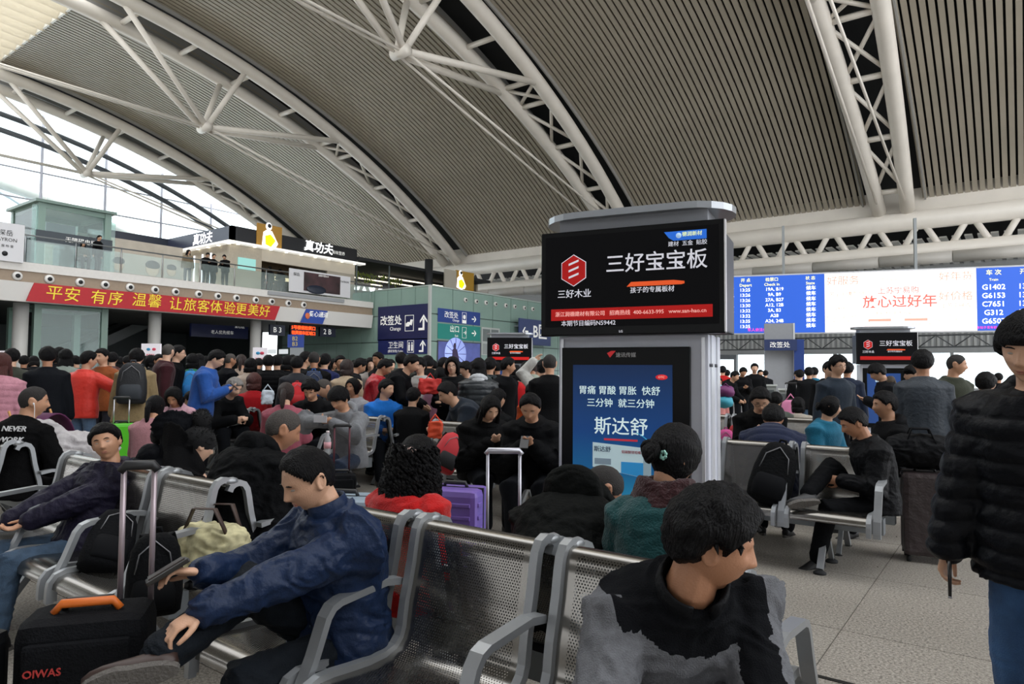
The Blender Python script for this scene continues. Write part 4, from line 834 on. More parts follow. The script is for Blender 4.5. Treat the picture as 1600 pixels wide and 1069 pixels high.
def pose(base=None, **k):
    p = {a: (dict(b) if isinstance(b, dict) else b) for a, b in DEF.items()}
    for src in (base or {}, k):
        for a, b in src.items():
            if isinstance(b, dict) and a in p: p[a].update(b)
            else: p[a] = b
    return p
UA, FA, TH, SHN = .285, .255, .43, .41
def figure(P, voxel=.012, th=.02, hem=-.10, slv=.0, fine=False, leg_th=.012, parts=('body', 'jacket', 'trousers', 'shoe'), flare=0, coll=.5, amp=0, puff=0, wide=1., pit=.065):
    hip = V3(P['hip']); W = P['W']; out = {}
    rings, nb, sh, ax, spine = torso_rings(hip, P['lean'], P['bend'], W * .93, 0, -.06, P['twist'])
    X, Yv, Tn = ax; hb = nb + X * 0 + Tn * P['neck'][2] - Yv * (-P['neck'][1]) * 0 + V3((0, P['neck'][1], 0)); hp, hy, hr = P['head']
    base = Matrix((X, Yv, Tn)).transposed()
    HR = rot_m(hp, hy + P['twist'], hr) ; hc = nb + Tn * .055 + (HR @ V3((0, -.022, .115))); HM = Matrix.Translation(hc) @ HR.to_4x4()
    el, wr, kn, an = {}, {}, {}, {}
    for s in 'LR':
        al = P.get('arm', 1); el[s], wr[s] = ik(sh[s], V3(P['hands'][s]), UA * al, FA * al, V3(P['ep'][s]))
        sx = 1 if s == 'L' else -1; hj = hip + V3((sx * .09 * W, 0, -.02)); kn[s], an[s] = ik(hj, V3(P['feet'][s]), TH, SHN, V3(P['kp'][s])); 
    # body
    b = MB(); b.loft(rings); head_mb(b, HM, ears=True)
    limb(b, [nb - Tn * .02, nb + Tn * .05, hc + HR @ V3((0, .022, -.055))], [.062 * W, .056 * W, .056], 12, 3)
    for s in 'LR':
        limb(b, [sh[s], el[s], wr[s]], [.050, .040, .027], 10)
        hd = V3(P['hdir'].get(s, tuple((wr[s] - el[s]).normalized() + V3((0, 0, -.1))))); pn = V3(P['palm'].get(s, (-1 if s == 'L' else 1, 0, -.2)))
        hand(b, wr[s], hd, pn, s, P['curl'], fine)
    out['body'] = remesh(b, voxel * (.72 if fine else 1), 1 if fine else 0, 'body')
    # jacket
    j = MB(); r2, _, _, _, _ = torso_rings(hip, P['lean'], P['bend'], W * wide, th, hem, P['twist'], .50, flare); j.loft(r2)
    for s in 'LR':
        inn = sh[s].lerp(nb, .45); e = wr[s].lerp(el[s], .06 + slv)
        limb(j, [inn - Tn * .042, sh[s] - Tn * .022, el[s], e], [.062 + th, .058 + th * 1.1, .050 + th * .9, .036 + th * .8], 12)
    if coll: j.tube([nb + Tn * (.0) + (X * math.cos(a) * .068 + Yv * math.sin(a) * .072) * W for a in np.linspace(0, 2 * math.pi, 17)[:-1]], .012 + coll * .012, 8, closed=True, ry=.016 + coll * .028, up=tuple(Tn))
    out['jacket'] = remesh(j, voxel, 3, 'jacket')
    if amp or puff: wrinkle(out['jacket'], amp, 9, puff, Tn, pit)
    # trousers
    t = MB(); r3, _, _, _, _ = torso_rings(hip, P['lean'] * .4, 0, W * .96, .004, -.08, 0, .10); t.loft(r3[:5])
    for s in 'LR':
        sx = 1 if s == 'L' else -1; hj = hip + V3((sx * .085 * W, 0, -.02)); limb(t, [hj, kn[s], an[s] + (kn[s] - an[s]) * .03], [.088 * W, .062 + leg_th, .045 + leg_th], 12)
    out['trousers'] = remesh(t, voxel * 1.1, 3, 'trousers')
    if amp: wrinkle(out['trousers'], amp * .8, 10)
    # shoes
    out['shoes'] = []
    for s in 'LR':
        td = V3(P['toe'][s]).normalized(); a = an[s]; up = (kn[s] - a).normalized(); up = (up - td * up.dot(td)).normalized(); sd = td.cross(up)
        out['shoes'].append((a, td, up, sd))
    out['HM'] = HM; out['pts'] = dict(sh=sh, el=el, wr=wr, kn=kn, an=an, nb=nb, hip=hip, spine=spine, ax=ax); out['top'] = max(v.co.z for v in out['body'].vertices) + .015
    return out
def shoe_mb(kind='sneaker'):
    m = MB(); rr = []
    for y, w_, h, z in ((.055, .020, .045, .02), (.045, .030, .062, .0), (.01, .034, .082, 0), (-.03, .035, .085, 0), (-.07, .038, .070, 0), (-.11, .044, .052, 0), (-.15, .045, .042, 0), (-.185, .038, .034, 0), (-.208, .022, .024, .004)):
        rr.append([V3((w_ * math.cos(a), y, z + h * (.5 + .5 * math.sin(a)) if math.sin(a) > -.5 else z)) for a in [2 * math.pi * i / 16 for i in range(16)]])
    m.loft(rr); return m
def sole_mb():
    out = []; 
    for a in np.linspace(0, 2 * math.pi, 25)[:-1]:
        y = -.075 + .138 * math.sin(a); w_ = .047 if y < -.08 else .038; out.append((w_ * math.cos(a) * (1 if abs(math.sin(a)) < .9 else 1), y))
    m = MB(); n = len(out); m.add([(x, y, -.022) for x, y in out] + [(x, y, .004) for x, y in out], [tuple(reversed(range(n))), tuple(range(n, 2 * n))] + [(i, (i + 1) % n, (i + 1) % n + n, i + n) for i in range(n)])
    return m
shoe_me, sole_me = shoe_mb().mesh('shoe'), sole_mb().mesh('sole')
eye_me = MB().ball((0, 0, 0), (.0132, .008, .0044), 10, 8).mesh('eye'); iris_me = MB().ball((0, -.0058, 0), (.0058, .0034, .0046), 10, 8).mesh('iris')
brow_me = MB().tube([(-.016, .004, -.002), (-.006, -.001, .002), (.006, -.001, .002), (.017, .004, -.003)], [.0018, .0028, .003, .0015], 6).mesh('eyebrow')
lip_me = MB().ball((0, 0, .004), (.020, .0045, .0032), 12, 6).ball((0, .001, -.004), (.017, .005, .004), 12, 6).mesh('lips')
EYEW, IRIS, LIP = mat('9a928a', .4), mat('140d0a', .2), mat('9a6454', .5)
SKINS = [mat(c, .5, noise=.05, scale=14, bump=.12, bscale=180) for c in ('b98a6c', 'c69a7e', 'a9785a', 'd0a68c')]
HAIRC = dict(black=mat('060507', .5, bump=.8, bscale=60, stretch=(3, 3, .6), spec=.16), brown=mat('26140f', .45, bump=1, bscale=60, stretch=(3, 3, .6)), grey=mat('7a7672', .6, noise=.3, scale=60, bump=.6, bscale=90), buzz=mat('1d1917', .8, noise=.35, scale=140, bump=.5, bscale=200), red=mat('4a1f1a', .45, bump=1, bscale=60, stretch=(3, 3, .6)), salt=mat('3f3a36', .8, noise=.4, scale=120, bump=.5, bscale=200))
_HS = {}
def hair_mesh(style):
    if style in _HS: return _HS[style]
    kind = style.split('+')[0]
    T = dict(short=.018, receding=.015, buzz=.004, fringe=.026, spiky=.03, long=.018, bob=.026, pony=.013, bun=.014, bangs=.024, flat=.012).get(kind, .018)
    base = dict(buzz='short', spiky='short', long='full', bob='full', pony='full', bun='full', bangs='bangs', flat='receding').get(kind, kind)
    m = hair_shell(base, T, len(_HS) * 3.1, .0022 if kind in ('buzz', 'pony', 'bun') else (.010 if kind == 'spiky' else .005))
    def el(c, a, b): return [V3((c[0] + a * math.cos(t), c[1] + b * math.sin(t), c[2])) for t in [2 * math.pi * i / 20 for i in range(20)]]
    if kind in ('long', 'bob', 'bangs'):
        L = dict(long=.36, bob=.10, bangs=.2)[kind]; rr = []
        for i in range(9):
            f = i / 8; rr.append([v + V3((mnoise.noise(v * 30) * .012, mnoise.noise(v * 25 + V3((5, 0, 0))) * .012, 0)) for v in el((0, .045 + .035 * min(1, f * 3) * (1 if f < .6 else 1 - (f - .6) * .3), -.02 - L * f), .088 + .012 * math.sin(f * 3), .055 * (1 - .35 * f))])
        m.loft(rr)
        for s in (-1, 1):
            if kind == 'bob': m.tube([(s * .07, .0, .03), (s * .086, -.015, -.03), (s * .083, -.02, -.09), (s * .07, -.02, -.125)], [.022, .026, .024, .01], 8)
            else: m.tube([(s * .07, -.005, .03), (s * .088, -.02, -.03), (s * .092, -.03, -.12), (s * .09, -.04, -.2 - L * .2)], [.018, .022, .024, .008], 8)
    if kind == 'pony': m.tube([(0, .09, .035), (0, .125, .03), (0, .145, -.02), (.005, .14, -.12), (.0, .135, -.22)], [.018, .024, .032, .028, .008], 10)
    if kind == 'bun': m.ball((0, .118, .0), (.045, .035, .042), 14, 10); m.tube([(.04 * math.cos(a), .125 + .01 * math.sin(a * 2), .038 * math.sin(a)) for a in np.linspace(0, 6.28, 15)[:-1]], .012, 6, closed=True)
    if kind in ('spiky', 'fringe'):
        rr_ = random.Random(len(_HS))
        for i in range(110):
            a = rr_.uniform(0, 6.28); e = rr_.uniform(.25, 1.5); d = V3((math.cos(a) * math.cos(e), math.sin(a) * math.cos(e), math.sin(e))); p = V3((d.x * .085, d.y * .103 + .004, d.z * .126)); fwd = V3((rr_.uniform(-.3, .3), -.5 if kind == 'fringe' else rr_.uniform(-.6, .1), -.2))
            q = p + d * .006 + (fwd - d * fwd.dot(d)).normalized() * rr_.uniform(.02, .04) + d * (.012 if kind == 'spiky' else .0); m.tube([p - d * .012, p.lerp(q, .5) + d * .006, q], [.007, .006, .001], 5)
    me = m.mesh('hair'); _HS[style] = me; return me
def cloth(c, r=.75, sheen=.25, bump=.35):
    l = lin(c); k = .34 if max(l) < .03 else .8
    return mat(tuple(v * k for v in l), r, 0, noise=.10, scale=30, bump=bump, bscale=110, sheen=sheen * (0 if max(l) < .03 else .4), spec=.1)
def dress(T, F, jacket, trousers, hair, skin=0, hairc='black', shoes='1c1c1e', face=True, glasses=False, sc=1.0, shared=None):
    """add the dressed figure's pieces under the Empty T"""
    sk = SKINS[skin % 4]
    def L(n, me, m, par=None): o = link(n, me, m, par if par is not None else T); return o
    b = L('body', F['body'], sk); L('jacket', F['jacket'], jacket); L('trousers', F['trousers'], trousers)
    for a, td, up, sd in F['shoes']:
        o = L('shoe', shoe_me, mat(shoes, .5)); o.matrix_local = Matrix.Translation(a - up * .078) @ Matrix((-sd, -td, up)).transposed().to_4x4()
        if sc > .5: s2 = L('sole', sole_me, mat('56524e', .7, bump=.6, bscale=80), o)
    if hair:
        h = L('hair', hair_mesh(hair), HAIRC[hairc]); h.matrix_local = F['HM']
    if face:
        for s in (-1, 1):
            e = L('eye', eye_me, EYEW, b); e.matrix_local = F['HM'] @ Matrix.Translation((s * .0305, -.0800, .0075)) @ Matrix.Rotation(R(s * 14), 4, 'Z')
            i_ = L('iris', iris_me, IRIS, b); i_.matrix_local = e.matrix_local @ Matrix.Translation((0, -.0008, 0))
            w_ = L('eyebrow', brow_me, HAIRC['black'], b); w_.matrix_local = F['HM'] @ Matrix.Translation((s * .031, -.0935, .029)) @ Matrix.Rotation(R(s * 16), 4, 'Z')
        l = L('lips', lip_me, LIP, b); l.matrix_local = F['HM'] @ Matrix.Translation((0, -.0880, -.0585))
    if glasses:
        g = MB()
        for s in (-1, 1):
            g.tube([(s * .033 + .023 * math.cos(a), -.104, .006 + .016 * math.sin(a)) for a in np.linspace(0, 6.28, 17)[:-1]], .0015, 5, closed=True); g.tube([(s * .056, -.103, .01), (s * .08, -.05, .008), (s * .084, .01, .006)], .0015, 5)
        g.tube([(-.01, -.105, .008), (.01, -.105, .008)], .0015, 5); o = g.obj('glasses', mat('101012', .3, .3), T); o.matrix_local = F['HM']
    return T
def cam_rz(p): return math.atan2(-p.x, p.y)
def root_at(px, d): p = at(px, 580, d); return V3((p.x, p.y, 0))
# ---------------------------------------------------------------- people close by
def near(lab, loc, rz, P, jk, tr, hair, sc=1.0, aim=None, turn=None, **k):
    fk = {a: k.pop(a) for a in list(k) if a in ('voxel', 'th', 'hem', 'slv', 'fine', 'leg_th', 'flare', 'coll', 'amp', 'puff', 'wide', 'pit')}
    F = figure(P, **fk)
    if aim:
        t = at(*aim); hc = F['HM'].translation; sc = min(1.12, max(.84, t.z / hc.z)); h = Matrix.Rotation(rz, 3, 'Z') @ (hc * sc); loc = (t.x - h.x, t.y - h.y, 0)
    T = thing('person', lab, 'person', loc, rz); T.scale = (sc,) * 3
    dress(T, F, jk, tr, hair, **k); return T, F
def hood(T, F, m, down=True, s=1.):
    X, Yv, Tn = F['pts']['ax']; nb = F['pts']['nb']; h = MB()
    if down:
        P = [nb + X * .10 * math.cos(a) * s + Yv * (.075 * math.sin(a) + .02) * s + Tn * (-.0 + .03 * math.sin(a)) for a in np.linspace(-.35, math.pi + .35, 12)]
        h.tube(P, [.02, .03, .038, .044, .05, .054, .054, .05, .044, .038, .03, .02], 10); h.ball(nb + Yv * .10 * s - Tn * .035, (.095 * s, .045 * s, .085 * s), 14, 10)
        return link('hood', wrinkle(remesh(h, .009, 3, 'hood'), .006), m, T)
# man in the blue jacket
BLUEJ = mat('142440', .5, noise=.12, scale=9, bump=.6, bscale=20, spec=.22); NAVYP = mat('0e141b', .8, noise=.15, scale=20, bump=.3, bscale=160, spec=.2)
P = pose(SITB, hip=(0, .02, .52), lean=-3, bend=24, twist=-6, head=(26, -6, 0), W=1.08, curl=.55,
         arm=1.08, hands={'L': (-.01, -.74, .74), 'R': (-.13, -.50, .86)}, hdir={'L': (-.25, -1, -.45), 'R': (-.35, -.6, .1)}, palm={'L': (-.1, -.2, -1), 'R': (.3, 0, -1)},
         ep={'L': (.5, .3, -.9), 'R': (-.6, .2, -.6)}, feet={'L': (-.10, -.50, .08), 'R': (-.02, -.70, .66)}, kp={'L': (-.1, -1, .8), 'R': (-.35, -.3, 1)}, toe={'L': (.1, -1, -.2), 'R': (-.55, -.85, -.12)})
T, F = near('seated man in dark blue jacket, one leg over the other, holding an open black wallet', (-2.13, 1.60, 0), 0, P, BLUEJ, NAVYP, 'receding', .97, aim=(482, 750, 2.4),
            voxel=.0075, th=.034, hem=-.13, fine=True, leg_th=.026, coll=1., amp=.016, wide=1.05, skin=1, shoes='33221c', hairc='black')
for s in 'LR':
    w_ = F['pts']['wr'][s]; e_ = F['pts']['el'][s]; MB().tube([w_.lerp(e_, .07), w_.lerp(e_, .16)], .052, 14).obj('cuff', BLUEJ, T)
X, Yv, Tn = F['pts']['ax']; nb = F['pts']['nb']; spn = F['pts']['spine']
MB().tube([nb + Tn * (.02 + .012 * math.cos(a)) + (X * math.cos(a) * .078 + Yv * math.sin(a) * .080) for a in np.linspace(-1.35, 4.5, 26)], .008, 8, ry=.048, up=tuple(Tn)).obj('collar', BLUEJ, T)
hr_, _, _, _, _ = torso_rings(P['hip'], P['lean'], P['bend'], P['W'] * 1.05, .043, -.14, P['twist'], .5)
MB().loft([[v + (F['pts']['hip'] - v) * -.0 for v in hr_[0]], hr_[1], [v.lerp(w2, .5) for v, w2 in zip(hr_[1], hr_[2])]], caps=False).obj('waistband', BLUEJ, T)
for q in (.36, .28, .20, .12, .04): MB().ball(spn(q) - Yv * .155 + X * .01, .008, 10, 6).obj('snap', mat('2c3a4c', .3, .6), T)
WAL = thing('wallet', 'open black leather wallet in the hand of the blue jacket man', 'wallet', (0, 0, 0))
wp = T.matrix_basis @ (V3(P['hands']['R']) + V3((-.05, -.12, .02))) if False else V3(T.location) + T.scale[0] * (V3((-.13, -.50, .86)) + V3((-.05, -.10, .012)))
WAL.location = wp; WAL.rotation_euler = (R(28), R(-12), R(-25))
MB().box(-.10, .10, -.065, .065, 0, .014).obj('cover', mat('17130f', .35), WAL, bevel=.004); MB().box(-.085, .085, -.055, .055, .014, .019).obj('flap', mat('2c2320', .4), WAL)
# man in grey and black
GREYW = mat('66676b', .9, noise=.12, scale=60, bump=.4, bscale=240, spec=.08); BLKJ = mat('0f1013', .6, noise=.1, scale=20, bump=.4, bscale=40, spec=.12)
P = pose(SITB, hip=(0, .0, .52), lean=20, bend=24, twist=6, head=(14, 70, -4), W=1.12, curl=.6, hands={'L': (.10, -.62, .50), 'R': (-.16, -.58, .52)}, ep={'L': (.9, .1, -.2), 'R': (-.9, .1, -.2)},
         feet={'L': (.16, -.40, .08), 'R': (-.16, -.42, .08)})
T, F = near('seated man in grey and black jacket leaning forward, head turned away over his shoulder', (-.86, 1.66, 0), R(40), P, GREYW, NAVYP, 'spiky', 1.0, face=False, aim=(1112, 848, 1.62), voxel=.0065, th=.03, hem=-.12, fine=True, coll=1.3, amp=.012, wide=1.08, skin=2)
X, Yv, Tn = F['pts']['ax']; nb = F['pts']['nb']; sp_ = F['pts']['spine']
jo = [c for c in T.children if c.name.startswith('jacket')][0]; jm = jo.data
sps = [(q, sp_(q)) for q in np.linspace(-.14, .52, 34)]; at_ = jm.attributes.new('yoke', 'FLOAT', 'POINT'); vals = []
qs = np.linspace(-.14, .52, 120); SPN = np.array([tuple(sp_(q)) for q in qs]); Xn, Yn, NBn = np.array(X), np.array(Yv), np.array(nb)
for v in jm.vertices:
    c = np.array(v.co); xs_ = (c - NBn) @ Xn; k_ = int(np.argmin((((c - Xn * xs_) - SPN) ** 2).sum(1))); x_ = abs(xs_); t_ = qs[k_] - .5; y_ = (c - SPN[k_]) @ Yn
    vals.append(min(.20 - x_, max(t_ + .05 - .22 * x_, y_ - .03)))
at_.data.foreach_set('value', vals)
jmat = GREYW.copy(); jmat.name = 'two_tone_jacket'; _t = jmat.node_tree; _pb = _t.nodes['Principled BSDF']; _src = _pb.inputs['Base Color'].links[0].from_socket
_at = _t.nodes.new('ShaderNodeAttribute'); _at.attribute_name = 'yoke'; _gt = _t.nodes.new('ShaderNodeMath'); _gt.operation = 'GREATER_THAN'; _gt.inputs[1].default_value = 0; _mx = _t.nodes.new('ShaderNodeMixRGB')
_t.links.new(_at.outputs['Fac'], _gt.inputs[0]); _t.links.new(_gt.outputs[0], _mx.inputs[0]); _t.links.new(_src, _mx.inputs[1]); _mx.inputs[2].default_value = (.006, .0065, .008, 1); _t.links.new(_mx.outputs[0], _pb.inputs['Base Color'])
jm.materials[0] = jmat
for s in 'LR':
    w_ = F['pts']['wr'][s]; e_ = F['pts']['el'][s]; MB().tube([w_.lerp(e_, .05), w_.lerp(e_, .2)], .05, 14).obj('cuff', BLKJ, T)
MB().tube([nb + Tn * (.035 + .01 * math.cos(a)) + (X * math.cos(a) * .082 + Yv * (math.sin(a) * .084 - .004)) for a in np.linspace(-1.3, 4.4, 26)], .010, 8, ry=.055, up=tuple(Tn)).obj('collar', BLKJ, T)
ft = sp_(.235) - Yv * .196 + X * .085; bd_ = MB().prism([(-.034, .018), (-.036, .0), (-.022, -.03), (0, -.042), (.022, -.03), (.036, 0), (.034, .018), (0, .03)], -.006, .0).prism([(-.018, .008), (0, -.026), (.018, .008), (.008, .008), (0, -.01), (-.008, .008)], -.009, -.006)
o = bd_.obj('badge', mat('17181a', .25), T); o.matrix_local = Matrix.Translation(ft) @ Matrix((X, Yv, Tn)).transposed().to_4x4()
# standing man at the right
PUFF = mat('080a10', .5, noise=.1, scale=12, bump=.35, bscale=30, spec=.16); JEAN = mat('35567f', .85, noise=.35, scale=7, bump=.35, bscale=200)
P = pose(None, lean=2, bend=10, head=(14, -6, 4), W=1.0, hands={'L': (.30, -.12, .80), 'R': (-.29, -.10, .80)}, curl=.7, feet={'L': (.1, -.2, .08), 'R': (-.1, .1, .08)})
q = root_at(1604, 2.42)
T, F = near('young man in black padded jacket and jeans standing at the edge of the picture', q, cam_rz(q) + R(-14), P, PUFF, JEAN, 'fringe', .945, aim=(1611, 548, 2.3), voxel=.0085, th=.05, hem=-.17, fine=True, coll=.8, amp=.008, puff=.016, pit=.08, wide=1.05, skin=1, leg_th=.022)
hood(T, F, PUFF)
w_ = F['pts']['wr']['R']; pl = T.matrix_basis
PN = thing('pen', 'slim black e-cigarette in the hand of the man in jeans', 'pen'); PN.location = Matrix.Translation(T.location) @ Matrix.Rotation(cam_rz(q) + R(-14), 4, 'Z') @ (V3(w_) * T.scale[0] + V3((.03, -.075, -.09)))
MB().tube([(0, 0, .06), (.0, -.01, -.06)], [.007, .0055], 10).obj('barrel', mat('121214', .3), PN); MB().tube([(0, -.01, -.06), (0, -.011, -.066)], .006, 10).obj('tip', mat('9a9a9c', .3, .8), PN)
# man in the purple jacket
PURP = mat('181527', .6, noise=.2, scale=8, bump=.5, bscale=28, spec=.18)
P = pose(SITB, hip=(-.05, -.12, .50), lean=-26, bend=18, twist=12, head=(-2, 44, -14), W=1.04, hands={'L': (-.05, -.50, .66), 'R': (-.2, -.52, .66)}, palm={'L': (0, -.3, 1), 'R': (0, -.3, 1)}, ep={'L': (.9, .4, -.3), 'R': (-.9, .4, -.3)}, feet={'L': (.18, -.62, .08), 'R': (-.2, -.55, .08)})
T, F = near('seated man in dark purple jacket leaning back and looking up', (-4.02, 1.60, 0), R(-4), P, PURP, mat('33475c', .85, noise=.25, scale=20, bump=.3, bscale=160), 'short', .95, aim=(166, 692, 4.0), voxel=.009, th=.038, hem=-.12, fine=True, coll=1, amp=.012, wide=1.05, skin=0)
hood(T, F, PURP)
# people on the far side of the front benches, backs to us
BK1 = cloth('141417', .8, .3, .3)
def curls(T, F, m):
    HM = F['HM']; c = MB(); rr = random.Random(3); c.loft([[HM @ V3((.115 * math.cos(t) * w1, .05 + .08 * math.sin(t) * w1, z)) for t in np.linspace(0, 6.28, 21)[:-1]] for z, w1 in ((.06, .9), (.0, 1.15), (-.08, 1.3), (-.18, 1.35), (-.27, 1.2), (-.32, .7))])
    for i in range(460):
        a = rr.uniform(-.5, 3.64); z0 = rr.uniform(-.2, .08); L = rr.uniform(.1, .2); r0 = 1.18 + .25 * min(1, max(0, (.06 - z0) / .15)); ph = rr.uniform(0, 6.28); P = []
        for k in range(9):
            f = k / 8; z = z0 - L * f; P.append(HM @ V3((.108 * math.cos(a) * r0 + .017 * math.cos(ph + f * 13), .05 + .082 * math.sin(a) * r0 + .017 * math.sin(ph + f * 13), z)))
        c.tube(P, [.004, .008, .0085, .009, .009, .008, .007, .006, .002], 5)
    return c.obj('curls', m, T)
P = pose(SITB, lean=4, bend=14, head=(8, 18, 0), W=1.06)
T, F = near('woman in red coat seen from behind with long curly black hair and flower clip', (-2.03, 2.43, 0), R(178), P, cloth('c81c1c', .8, .5), BK1, 'long', .9, aim=(652, 718, 3.2), voxel=.010, th=.045, hem=-.1, amp=.008, coll=.8, face=False, skin=3)
curls(T, F, HAIRC['black'])
fc = MB()
for i, (x, z) in enumerate(((-.034, .006), (-.012, -.002), (.012, -.001), (.032, -.012))): fc.ball((x, 0, z), (.014, .009, .013), 12, 8)
o = fc.obj('hair_clip', mat('e8b8ae', .4, noise=.5, scale=70), T); o.matrix_local = F['HM'] @ Matrix.Translation((-.01, .118, .052)) @ Matrix.Rotation(R(180), 4, 'Z'); o['label'] = 'pink and white flower hair clip'
P = pose(SITB, lean=30, bend=34, head=(45, -52, 0), W=1.1, hands={'L': (.1, -.5, .42), 'R': (-.12, -.5, .42)})
T, F = near('man bent forward in black hooded coat, shaved head turned down beside the kiosk', (-1.5, 2.33, 0), R(196), P, mat('090b0a', .7, spec=.08, noise=.12, scale=12, bump=.5, bscale=30), BK1, 'buzz', .98, aim=(938, 766, 3.02), voxel=.010, th=.05, hem=-.1, amp=.012, coll=1, wide=1.1, hairc='buzz', face=False, glasses=True, skin=2)
hood(T, F, mat('090b0a', .7, spec=.08, noise=.12, scale=12, bump=.5, bscale=30), s=1.5)
P = pose(SITB, lean=6, bend=10, head=(10, -38, 0), W=.95)
T, F = near('woman with black hair bun, maroon scarf and teal coat seen from behind', (-1.14, 2.42, 0), R(190), P, cloth('1d4a4c', .9, .5, .5), BK1, 'bun', .92, aim=(1054, 712, 2.6), voxel=.010, th=.03, hem=-.1, amp=.006, face=True, skin=0)
nb = F['pts']['nb']; sf = MB()
for k in range(4): sf.tube([nb + V3(((.095 + .012 * k) * math.cos(a), (.085 + .012 * k) * math.sin(a) - .01, .055 - k * .03 + .008 * math.sin(a * 3 + k))) for a in np.linspace(0, 6.28, 20)[:-1]], .026, 8, closed=True)
link('scarf', wrinkle(remesh(sf, .008, 2, 'scarf'), .01, 14), cloth('3c1f22', .9, .6, .6), T)
hc_ = MB()
for i in range(7): a = i * .9; hc_.ball((.016 * math.cos(a), 0, .013 * math.sin(a)), (.008, .006, .008), 10, 6)
o = hc_.obj('hair_clip', mat('8fc0b4', .2, .3, noise=.6, scale=90), T); o.matrix_local = F['HM'] @ Matrix.Translation((-.052, .098, -.005)); o['label'] = 'sparkling green hair clip'
P = pose(SITB, lean=16, bend=26, head=(22, -30, 0), W=1.08)
T, F = near('grey haired man in black hooded coat seen from behind', (-3.34, 2.36, 0), R(186), P, mat('07080a', .75, spec=.08, noise=.1, scale=12, bump=.5, bscale=28), BK1, 'buzz', 1.0, aim=(441, 672, 3.9), voxel=.010, th=.05, hem=-.1, amp=.012, wide=1.08, hairc='salt', face=False, skin=2)
hood(T, F, mat('07080a', .75, spec=.08, noise=.1, scale=12, bump=.5, bscale=28), s=1.2)
P = pose(SITB, lean=10, bend=20, head=(10, -34, 0), W=.98, hands={'R': (-.06, -.28, .98), 'L': (.1, -.3, .75)})
T, F = near('youth with thick black hair and black coat turned away, chin on hand', (-4.42, 2.28, 0), R(205), P, mat('0a0c11', .7, spec=.1, noise=.12, scale=12, bump=.4, bscale=28), BK1, 'short', .93, aim=(262, 683, 4.3), voxel=.010, th=.042, hem=-.1, amp=.010, face=True, skin=1)
hood(T, F, mat('0a0c11', .7, spec=.1, noise=.12, scale=12, bump=.4, bscale=28))
P = pose(SITB, lean=14, bend=26, head=(16, 20, 10), W=.95, hands={'R': (-.05, -.3, .95), 'L': (.1, -.3, .75)})
T, F = near('seated person in a black furry hat with a big pompom', (-4.05, 2.55, 0), R(150), P, BK1, BK1, None, .93, aim=(310, 698, 4.25), voxel=.010, th=.04, hem=-.1, face=False, skin=3)
ht = MB(); rr = random.Random(5)
for p, v in zip(HP, HV):
    if v[2] > .05: ht_d = 1
ht.ball((0, .008, .045), (.105, .122, .105), 20, 14); ht.ball((0, .03, .20), .068, 16, 12)
for i in range(900):
    a = rr.uniform(0, 6.28); e = rr.uniform(-.3, 1.5); d = V3((math.cos(a) * math.cos(e), math.sin(a) * math.cos(e), math.sin(e)))
    c, r_ = ((V3((0, .008, .045)), .108) if i % 2 else (V3((0, .03, .20)), .066)); p = c + d * r_; t = V3((rr.uniform(-1, 1), rr.uniform(-1, 1), rr.uniform(-1, 1))) * .008
    ht.tube([p, p + d * .016 + t], [.003, .0006], 3)
o = ht.obj('fur_hat', mat('0c0c0e', .95), T); o.matrix_local = F['HM']
P = pose(SITB, lean=10, bend=16, head=(6, -48, 0), W=1.08, hands={'L': (.1, -.35, .7), 'R': (-.15, -.35, .7)})
T, F = near('man with cropped hair and white earphones, lettering on the back of his black sweatshirt', (-6.42, 2.30, 0), R(212), P, cloth('121214', .9, .3, .3), BK1, 'buzz', 1.05, aim=(52, 628, 5.4), voxel=.010, th=.03, hem=-.1, amp=.008, hairc='buzz', face=True, skin=0)
cb_ = MB(); cb_.ball((-.088, -.0, -.012), (.008, .007, .009), 10, 8); cb_.tube([(-.09, -.004, -.016), (-.088, -.012, -.05), (-.07, -.02, -.12), (-.06, -.05, -.25)], .0025, 6)
o = cb_.obj('earphone', mat('e8e8ea', .3), T); o.matrix_local = F['HM']
X, Yv, Tn = F['pts']['ax']; spn = F['pts']['spine']
for i, s_ in enumerate(('NEVER', 'WORK')):
    o = text(s_, .06, mat('c8c8ca', .7), T, 0, 0, depth=.004); c = spn(.385 - i * .085) + Yv * (.178) - X * .09; o.matrix_local = Matrix.Translation(c) @ Matrix((-X, Tn, Yv)).transposed().to_4x4(); o.scale = (1.1, 1, 1); o.name = 'printed_lettering'
